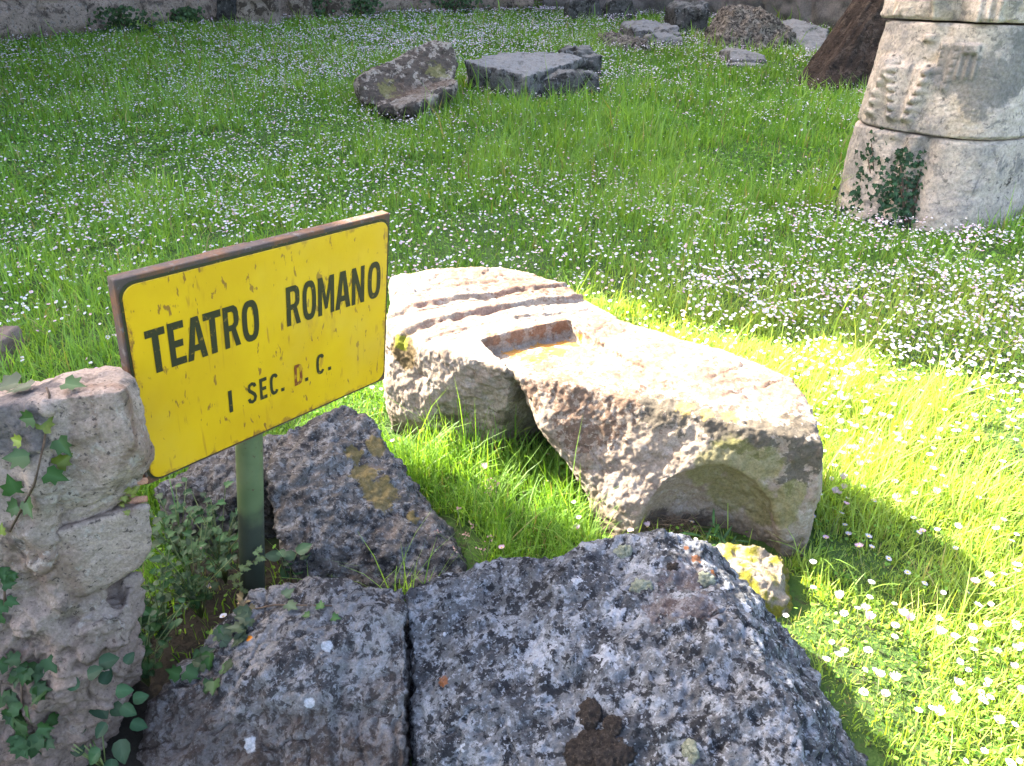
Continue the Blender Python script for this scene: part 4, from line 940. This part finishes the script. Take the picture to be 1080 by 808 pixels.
# pink clustered wildflowers near the block
pinkm = leaf_mat('pink_blossom', .3, .6, .2, (1.1, .9, .9))
for px, py, lab in ((520, 515, 'pink-topped wildflower in front of the waist of the carved block'), (505, 590, 'small pale pink wildflower in the grass above the boulder crest'), (487, 560, 'lowest pink wildflower by the edge of the leaning slab'), (592, 320, 'reddish seedling by the far right corner of the carved block')):
    b = at(px, py+30, z=0.) if py > 400 else at(px+2, py+8, z=.0); e = empty('wildflower', tuple(b)); tag(e, lab, 'wildflower', 'pink wildflowers among the stones')
    SV = []; SF = []; BV = []; BF = []; BC = []
    for _ in range(4):
        tip = b+np.array([random.gauss(0, .03), random.gauss(0, .02), random.uniform(.09, .15)]); v, f = tube([b, (b+tip)/2+np.array([.004, 0, .01]), tip], .001, 4)
        n0 = len(SV); SV += v; SF += [[i+n0 for i in q] for q in f]
        for _ in range(8):
            c = tip+rng.normal(size=3)*.006; a = rng.normal(size=3); a /= np.linalg.norm(a); d = np.cross(a, rng.normal(size=3)); d /= np.linalg.norm(d); s = .003; n0 = len(BV)
            BV += [c-a*s, c+d*s, c+a*s, c-d*s]; BF.append((n0, n0+1, n0+2, n0+3)); BC += [np.array([.42, .27, .22])*random.uniform(.7, 1.2)]*4
    mk('stem', SV, SF, stem_g, e); mk('blossom', BV, BF, pinkm, e, False, BC)

# ------------------------------------------------------------------ grass
def free(x, y, cell=.02):
    a = np.floor(x/cell).astype(int); b = np.floor(y/cell).astype(int)
    return np.array([(i, j) not in OCC for i, j in zip(a.tolist(), b.tolist())])
def fill_occ():
    """close the footprints: a cell between marked cells of the same row run is covered"""
    rows = {}
    for a, b in OCC: rows.setdefault(b, []).append(a)
    for b, l in rows.items():
        l.sort()
        for p, q in zip(l[:-1], l[1:]):
            if 1 < q-p < 12:
                for c in range(p+1, q): OCC[(c, b)] = 1
fill_occ()
# sunlit band left by the added wall's gap; this mask tints nothing
def lit(x, y): 
    n_ = x*nv[0]+y*nv[1]; return sstep(1.4, 1.7, n_)*sstep(3.6, 3.3, n_)
def wedge(N_, rmax, p, r0, amax=math.radians(46), rmin=.8):
    rr = np.linspace(rmin, rmax, 4000); w_ = rr*np.minimum(1, (r0/rr)**p); c = np.cumsum(w_); c /= c[-1]
    r = np.interp(rng.random(N_), c, rr); a = rng.uniform(-amax, amax, N_)
    near_side = (r < 5.) & (rng.random(N_) < .28)                # ground beside the frame, seen from a step aside
    a = np.where(near_side, rng.choice([-1, 1], N_)*rng.uniform(amax, math.radians(80), N_), a)
    return r*np.sin(a), r*np.cos(a), r
def blades(N_, rmax, p, r0, hmean, wmin):
    x, y, r = wedge(N_, rmax, p, r0)
    keep = free(x, y); x, y, r = x[keep], y[keep], r[keep]
    return x, y, r
x, y, r = blades(430000, 27, 1.55, 2.0, .07, .0016)
extra_n = 70000
xe = rng.uniform(-1.2, 1.6, extra_n); ye = rng.uniform(1.0, 3.4, extra_n); ke = free(xe, ye); xe, ye = xe[ke], ye[ke]
x = np.concatenate([x, xe]); y = np.concatenate([y, ye])
drop = ((y < 1.04) & (x < .62))                                             # in front of the boulders
dark = (x > -.85) & (x < -.30) & (y < 1.68); drop |= dark & (rng.random(len(x)) < .88)
bare = (x > .22) & (x < .72) & (y > 1.42) & (y < 1.80); drop |= bare & (rng.random(len(x)) < .6)
x, y = x[~drop], y[~drop]; r = np.hypot(x, y)
n = len(x)
patch = n2(x, y, .9, 3); patch2 = n2(x, y, 2.6, 9); patch3 = n2(x, y, .35, 14)
LIT = lit(x, y)
patch4 = n2(x, y, 7., 17)
h = .06+.04*patch+.045*np.clip(patch2, -1, 1)+.03*patch4
h = np.clip(h, .022, .24)*rng.lognormal(0, .45, n)
h[rng.random(n) < .02] *= 1.9
# taller growth: right of the far slabs and round the stones
tall = np.exp(-(((x-2.3)/2.2)**2+((y-8.2)/2.6)**2))+.8*np.exp(-(((x+.3)/1.6)**2+((y-9.3)/1.2)**2))+.8*np.exp(-(((x-2.0)/.5)**2+((y-5.6)/.7)**2))
tall += .45*np.exp(-(((x+.18)/.28)**2+((y-1.98)/.25)**2))+.25*np.exp(-(((x-.90)/.10)**2+((y-1.55)/.15)**2))
h *= 1+1.3*tall*rng.random(n)+.3*sstep(6, 14, y)
h *= 1-.30*sstep(.1, .6, x)*sstep(4.2, 3.4, y)
h[(x > .22) & (x < .72) & (y > 1.42) & (y < 1.80)] *= .55
h *= 1-.35*sstep(.75, .9, x)*sstep(1.5, 1.35, x)*sstep(1.1, 1.2, y)*sstep(1.85, 1.7, y)
w_ = np.maximum(.0011+.0016*rng.random(n), r*.00075*rng.uniform(.7, 1.5, n))
ang = rng.uniform(0, 2*math.pi, n); lean = np.abs(rng.normal(.45, .3, n)); face = ang+math.pi/2+rng.normal(0, .5, n)
nearm = r < 4.5
zg = gz(x, y)
cb = np.empty((n, 3))
t1 = np.clip(.5+.4*patch+.35*patch2+.3*rng.normal(size=n), 0, 1)[:, None]
cb = (1-t1)*np.array([.10, .225, .022])+t1*np.array([.225, .365, .07])
dryf = (rng.random(n) < .045+.06*sstep(.2, .8, patch3))
cb[dryf] = np.array([.34, .29, .13])*rng.uniform(.6, 1.1, (dryf.sum(), 1))
cb = cb*(1+.12*patch3[:, None])*rng.uniform(.75, 1.25, (n, 1))
turf = sstep(.1, .6, x)*sstep(4.2, 3.4, y+.3*patch2)   # sunlit yellow put into the blade colour round the block
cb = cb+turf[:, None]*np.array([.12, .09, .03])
def blade_mesh(sel, ts, name, label):
    m = sel.sum(); k_ = len(ts); xs, ys, zs, hs, ws, la, an, fa = x[sel], y[sel], zg[sel], h[sel], w_[sel], lean[sel], ang[sel], face[sel]
    V = []
    for t in ts:
        o = hs*la*t*t*1.1; zz = hs*t*(1-.28*la*t)
        cx_, cy2, cz = xs+np.cos(an)*o, ys+np.sin(an)*o, zs-.006+zz
        ww = ws*(1-t)**.6
        if t < 1:
            V.append(np.stack([cx_-np.cos(fa)*ww, cy2-np.sin(fa)*ww, cz], 1)); V.append(np.stack([cx_+np.cos(fa)*ww, cy2+np.sin(fa)*ww, cz], 1))
        else: V.append(np.stack([cx_, cy2, cz], 1))
    nv_ = len(V); V = np.stack(V, 1).reshape(-1, 3); b = (np.arange(m)*nv_)[:, None]
    fl = []
    for i in range(k_-2): fl.append(b+np.array([[2*i, 2*i+1, 2*i+3, 2*i+2]]))
    last = 2*(k_-2)
    quads = np.stack(fl, 1).reshape(-1, 4); tris = b+np.array([[last, last+1, last+2]])
    loops = np.concatenate([quads.ravel(), tris.ravel()]); sizes = np.concatenate([np.full(len(quads), 4), np.full(len(tris), 3)])
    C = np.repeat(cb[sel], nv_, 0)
    return V, loops, sizes, C
def merge(parts, name, mat):
    off = 0; Vs, Ls, Ss, Cs = [], [], [], []
    for V, l, s, c in parts: Vs.append(V); Ls.append(l+off); Ss.append(s); Cs.append(c); off += len(V)
    return mk_np(name, np.concatenate(Vs), np.concatenate(Ls), np.concatenate(Ss), np.concatenate(Cs), mat, None, False)
grass_m = leaf_mat('grass_blades', .48, .5, .25, (1.3, 1.25, .35))
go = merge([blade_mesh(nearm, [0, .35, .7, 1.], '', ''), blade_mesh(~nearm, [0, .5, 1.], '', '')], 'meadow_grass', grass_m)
tag(go, 'green spring meadow grass covering the ground between the stones', 'grass', kind='stuff')

# clover and small broad leaves low in the turf
nc = 75000
x2, y2_, r2 = wedge(nc, 9, 1.5, 1.8); kf = free(x2, y2_) & ~((x2 > -.9) & (x2 < -.3) & (y2_ < 1.68) & (rng.random(nc) < .85)) & ~((y2_ < 1.04) & (x2 < .62)); x2, y2_, r2 = x2[kf], y2_[kf], r2[kf]
dens = sstep(-.5, .5, n2(x2, y2_, 1.8, 22)); kf = rng.random(len(x2)) < .35+.65*dens; x2, y2_, r2 = x2[kf], y2_[kf], r2[kf]
m = len(x2); s = np.maximum(.0045, r2*.0016)*rng.uniform(.7, 1.5, m); zc = gz(x2, y2_)+rng.uniform(.01, .05, m)
a = rng.uniform(0, 6.28, m); tl = rng.normal(0, .35, (m, 2))
D = np.stack([np.cos(a), np.sin(a), tl[:, 0]], 1); E_ = np.stack([-np.sin(a), np.cos(a), tl[:, 1]], 1); c_ = np.stack([x2, y2_, zc], 1); s = s[:, None]
V = np.stack([c_-D*s, c_-D*s*.3+E_*s*.8, c_+D*s*.6+E_*s*.6, c_+D*s, c_+D*s*.6-E_*s*.6, c_-D*s*.3-E_*s*.8], 1).reshape(-1, 3)
tt = rng.random((m, 1)); CC = ((1-tt)*np.array([.10, .24, .028])+tt*np.array([.21, .36, .05]))*rng.uniform(.7, 1.2, (m, 1))
co_ = mk_np('clover', V, np.arange(m*6), np.full(m, 6), np.repeat(CC, 6, 0), grass_m, None, False)
tag(co_, 'low clover and small broad leaves growing through the turf', 'ground cover', kind='stuff')

# ------------------------------------------------------------------ daisies
petal_w = leaf_mat('daisy_petals', .25, .6, .2, (1., 1., 1.))
cen_m = flat_mat('daisy_centre', (.75, .45, .02), .7, .2)
def daisy_geo(pink, cup, npet=15, R=.0115, hgt=.07, lean_=(0, 0)):
    top = np.array([lean_[0], lean_[1], hgt]); PV = []; PF = []; PC = []
    tiltx, tilty = lean_[0]*6, lean_[1]*6
    zax = np.array([tiltx, tilty, 1.]); zax /= np.linalg.norm(zax); xax = np.cross([0, 1., 0], zax); xax /= np.linalg.norm(xax); yax = np.cross(zax, xax)
    for i in range(npet):
        a = 2*math.pi*i/npet+random.uniform(-.06, .06); d = xax*math.cos(a)+yax*math.sin(a); e = -xax*math.sin(a)+yax*math.cos(a); rr = R*random.uniform(.9, 1.08)
        n0 = len(PV); wd = R*.17
        for t, ww in ((.25, .6), (.65, 1.), (1., .55)):
            zz = zax*(cup*rr*t*t+.0006*(i % 2)); PV += [top+d*rr*t-e*wd*ww+zz, top+d*rr*t+e*wd*ww+zz]
            col = np.array([.50, .475, .49])*(1-pink*t*.6)+np.array([.70, .22, .36])*pink*t*.6; PC += [col, col]
        PF += [(n0, n0+1, n0+3, n0+2), (n0+2, n0+3, n0+5, n0+4)]
    CV = []; CF = []
    for j, (rr, zz) in enumerate(((.34, 0.), (.30, .12), (.18, .2), (.02, .23))):
        for i in range(10):
            a = 2*math.pi*i/10; CV.append(top+(xax*math.cos(a)+yax*math.sin(a))*R*rr+zax*R*(zz+.03))
    for j in range(3):
        for i in range(10): CF.append((j*10+i, j*10+(i+1) % 10, j*10+10+(i+1) % 10, j*10+10+i))
    CF.append(tuple(range(30, 40)))
    SV, SF = tube([(0, 0, -.01), top*.5+np.array([-lean_[0]*.3, -lean_[1]*.3, 0]), top-zax*.0005], .0009, 5)
    return (PV, PF, PC), (CV, CF), (SV, SF)
protos = []
for i in range(8):
    pink = (0, 0, .25, .9, 0, .5, .15, 0)[i]; cup = (.1, .25, .9, .5, -.1, 1.3, .4, .2)[i]
    P_, C_, S_ = daisy_geo(pink, cup, random.choice((13, 15, 17)), random.uniform(.007, .0098), random.uniform(.045, .085), (random.gauss(0, .012), random.gauss(-.004, .012)))
    protos.append((P_, C_, S_, pink))
meshes = []
for P_, C_, S_, pink in protos:
    trio = []
    for nm, (g_, mt) in zip(('petals', 'centre', 'stem'), (((P_), petal_w), (C_, cen_m), (S_, stem_g))):
        o = mk(nm, g_[0], g_[1], mt, None, nm != 'petals', g_[2] if len(g_) > 2 else None); me = o.data; bpy.data.objects.remove(o); trio.append(me)
    meshes.append((trio, pink))
# positions: dense drifts of flowers
def ddens(x, y):
    b = sstep(-.25, .7, n2(x, y, .55, 41, 4)); c = sstep(-.1, .5, n2(x, y, 2.2, 43, 3))
    d = .26+.95*b*(.4+.6*c)
    def el(cx, cy2, rx, ry, a): return a*np.exp(-(((x-cx)/rx)**2+((y-cy2)/ry)**2))
    d = d+el(-2.2, 5.2, 1.6, 1.8, .9)+el(1.3, 5.0, 1.3, .9, .9)+el(2.6, 4.4, 1.2, .5, .9)+el(1.7, 3.5, .8, .35, .9)+el(-3.2, 12, 3.2, 3.5, .9)+el(-1, 16, 3, 4, 1.)+el(3.2, 8.4, 1., .7, 1.)+el(-1.6, 7.6, 1.6, 1., .6)
    d = d*(1-.85*np.exp(-(((x-2.4)/1.5)**2+((y-7.2)/1.0)**2)))*(1-.35*np.exp(-(((x+5.5)/2.)**2+((y-11.)/2.5)**2)))
    d = d*np.where(y < 3., np.where(x > .6, .42+.5*sstep(1.5, 2.6, y), .35), 1.)*np.where((x < .25) & (y < 2.5), .35, 1.)
    d = d*np.where((y < 3.9), 1.+1.8*sstep(.5, .9, x), .95)*sstep(-1.1, .3, n2(x, y, 5., 47, 2))
    return np.clip(d, 0, 2.2)/2.2
xd, yd, rd = wedge(300000, 26, .95, 4.0, math.radians(44), 1.2)
kd = free(xd, yd) & (rng.random(len(xd)) < ddens(xd, yd)); xd, yd = xd[kd], yd[kd]
o_ = np.argsort(xd**2+(yd)**2+H*H); xd, yd = xd[o_], yd[o_]
# keep those the camera can see, nearest first, as individuals
dep = yd*CT+(H-.05)*ST; uu = 540+F*xd/dep; vv_ = 404-F*((-(H-.05))*CT+yd*ST)/dep
inv = (uu > -5) & (uu < 1085) & (vv_ < 815)
trees_all = [tR, tL, tS, tB]+tP
def visible(i):
    p = Vector((xd[i], yd[i], float(gz(xd[i], yd[i]))+.06)); c = Vector((0, 0, H)); d = p-c; L = d.length; d.normalize()
    return all(t.ray_cast(c, d, L)[0] is None for t in trees_all)
ind = []
for i in np.nonzero(inv)[0]:
    if visible(i): ind.append(i)
    if len(ind) == 300: break
indset = set(ind)
def zone(x, y):
    n_ = x*nv[0]+y*nv[1]
    if x < .3 and y < 2.4: return 'in grass between leaning slab and carved block'
    if 1.5 < n_ < 3.5: return 'in the sunlit grass right of the carved block' if y < 2.2 else 'in the sunny strip beyond the carved block'
    if x < 0: return 'in the shaded meadow behind the sign'
    return 'in the shaded meadow just past the sunny strip'
for kk, i in enumerate(ind):
    trio, pink = meshes[random.randrange(8)]
    z = float(gz(xd[i], yd[i])); e = empty('daisy', (xd[i], yd[i], z)); s = random.uniform(.85, 1.2)
    e.rotation_euler = (random.gauss(0, .12), random.gauss(0, .12), random.uniform(0, 6.28)); e.scale = (s, s, s*random.uniform(.8, 1.25))
    zn = zone(xd[i], yd[i])
    tag(e, ('pink-tinged' if pink > .2 else 'white')+' daisy on a thin stem '+zn, 'daisy', ('pink-tinged' if pink > .2 else 'white')+' daisies '+zn)
    for nm, me in zip(('petals', 'centre', 'stem'), trio):
        c = bpy.data.objects.new(nm, me); COL.objects.link(c); c.parent = e
rest = np.array([i for i in range(len(xd)) if i not in indset]); xr, yr = xd[rest], yd[rest]; m = len(xr)
rr_ = np.hypot(xr, yr); R_ = np.maximum(.0076*rng.uniform(.7, 1.3, m), rr_*.00085); zz = gz(xr, yr)+rng.uniform(.05, .10, m)+.03*sstep(4, 10, yr)
tx_, ty2 = rng.normal(0, .35, m), rng.normal(-.15, .35, m); cup = rng.uniform(0, .8, m)
zax = np.stack([tx_, ty2, np.ones(m)], 1); zax /= np.linalg.norm(zax, axis=1)[:, None]; xax = np.cross(np.tile([0, 1., 0], (m, 1)), zax); xax /= np.linalg.norm(xax, axis=1)[:, None]; yax = np.cross(zax, xax)
cc = np.stack([xr, yr, zz], 1); ring = []; ks = 8
pk = np.where(rng.random(m) < .34, rng.uniform(.3, 1., m), rng.uniform(0, .12, m))
Cw = np.array([.66, .63, .655])[None]*(1-pk[:, None]*.6)+np.array([.65, .20, .36])[None]*pk[:, None]*.6
Vd = [cc+zax*(R_*.05)[:, None]]; Cd = [Cw*1.]
for i in range(ks):
    a = 2*math.pi*i/ks; q = (.82+.3*rng.random(m))*R_
    Vd.append(cc+(xax*math.cos(a)+yax*math.sin(a))*q[:, None]+zax*(cup*R_*.7)[:, None]); Cd.append(Cw)
for i in range(6):
    a = 2*math.pi*i/6; Vd.append(cc+(xax*math.cos(a)+yax*math.sin(a))*(R_*.33)[:, None]+zax*(R_*.24)[:, None]); Cd.append(np.tile([.62, .40, .05], (m, 1)))
nvv = 1+ks+6; V = np.stack(Vd, 1).reshape(-1, 3); C = np.stack(Cd, 1).reshape(-1, 3); b = (np.arange(m)*nvv)[:, None]
T3 = np.stack([b+np.array([[0, 1+i, 1+(i+1) % ks]]) for i in range(ks)], 1).reshape(-1, 3); H6 = b+np.arange(1+ks, 1+ks+6)[None]
dm = mk_np('daisies', V, np.concatenate([T3.ravel(), H6.ravel()]), np.concatenate([np.full(len(T3), 3), np.full(m, 6)]), C, petal_w, None, False)
tag(dm, 'countless small white and pink daisies scattered over the far meadow', 'daisies', kind='stuff')
# buttercups
# dry stalk bundle in the hollow of the block
SV = []; SF = []
pb = at(705, 560, y=1.73); pb[2] = .0
for _ in range(160):
    a0 = pb+np.array([random.uniform(-.07, .07), random.uniform(-.05, .03), random.uniform(0, .05)]); d = np.array([random.uniform(-1, 1), random.uniform(-.5, .5), random.uniform(-.2, .7)])*.05
    v, f = tube([a0-d*.5, a0+np.array([0, 0, .01]), a0+d], .0007, 3); n0 = len(SV); SV += v; SF += [[i+n0 for i in q] for q in f]
o = mk('dry_grass', SV, SF, flat_mat('straw', (.14, .09, .055), .9, .1, (.20, .14, .09), 50), None, False)
tag(o, 'tangle of dry brown grass in the hollow of the carved block', 'dry grass', kind='stuff')
# long arching blades by the block, each a plant of a few blades
blade_m = leaf_mat('long_blades', .4, .45, .3, (1.3, 1.25, .4))
TALL = [((510, 500), 'tall grass tuft before the waist of the carved block', .30, 7, (.10, .2, .03)), ((860, 610), 'long bright grass tuft at the right foot of the carved block', .17, 12, (.12, .2, .03)), ((905, 640), 'arching grass tuft on the shadow edge of the carved block', .12, 9, (.13, .2, .03)), ((195, 610), 'tall dark grass tuft between the pier and the post', .34, 9, (.05, .13, .025)), ((655, 520), 'thin grass tuft against the left arris of the hollow end', .16, 6, (.14, .2, .04)), ((420, 440), 'leafy grass tuft under the right edge of the sign', .16, 14, (.06, .16, .025))]
for (px, py), lab, hh, nb, c in TALL:
    b = at(px, py, z=.0); V = []; Fc = []; C = []
    for _ in range(nb):
        a = random.uniform(0, 6.28); le = random.uniform(.2, .8); h_ = hh*random.uniform(.55, 1.1); wd = random.uniform(.0016, .0032); b1 = b+np.array([random.gauss(0, .02), random.gauss(0, .02), -.01]); n0 = len(V)
        f = a+1.57
        for t in np.linspace(0, 1, 9):
            p = b1+np.array([math.cos(a)*h_*le*t*t, math.sin(a)*h_*le*t*t, h_*(t-.45*le*t**3)]); ww = wd*(1-t)**.5+.0002
            V += [p-np.array([math.cos(f), math.sin(f), 0])*ww, p+np.array([math.cos(f), math.sin(f), 0])*ww]; C += [np.array(c)*random.uniform(.85, 1.15)]*2
        Fc += [(n0+2*i, n0+2*i+1, n0+2*i+3, n0+2*i+2) for i in range(8)]
    o = mk('grass_tuft', V, Fc, blade_m, None, False, C); recentre(o); tag(o, lab, 'grass tuft')
print('blades', n, 'daisies', m, 'ind', len(ind), 'leaves', nc)
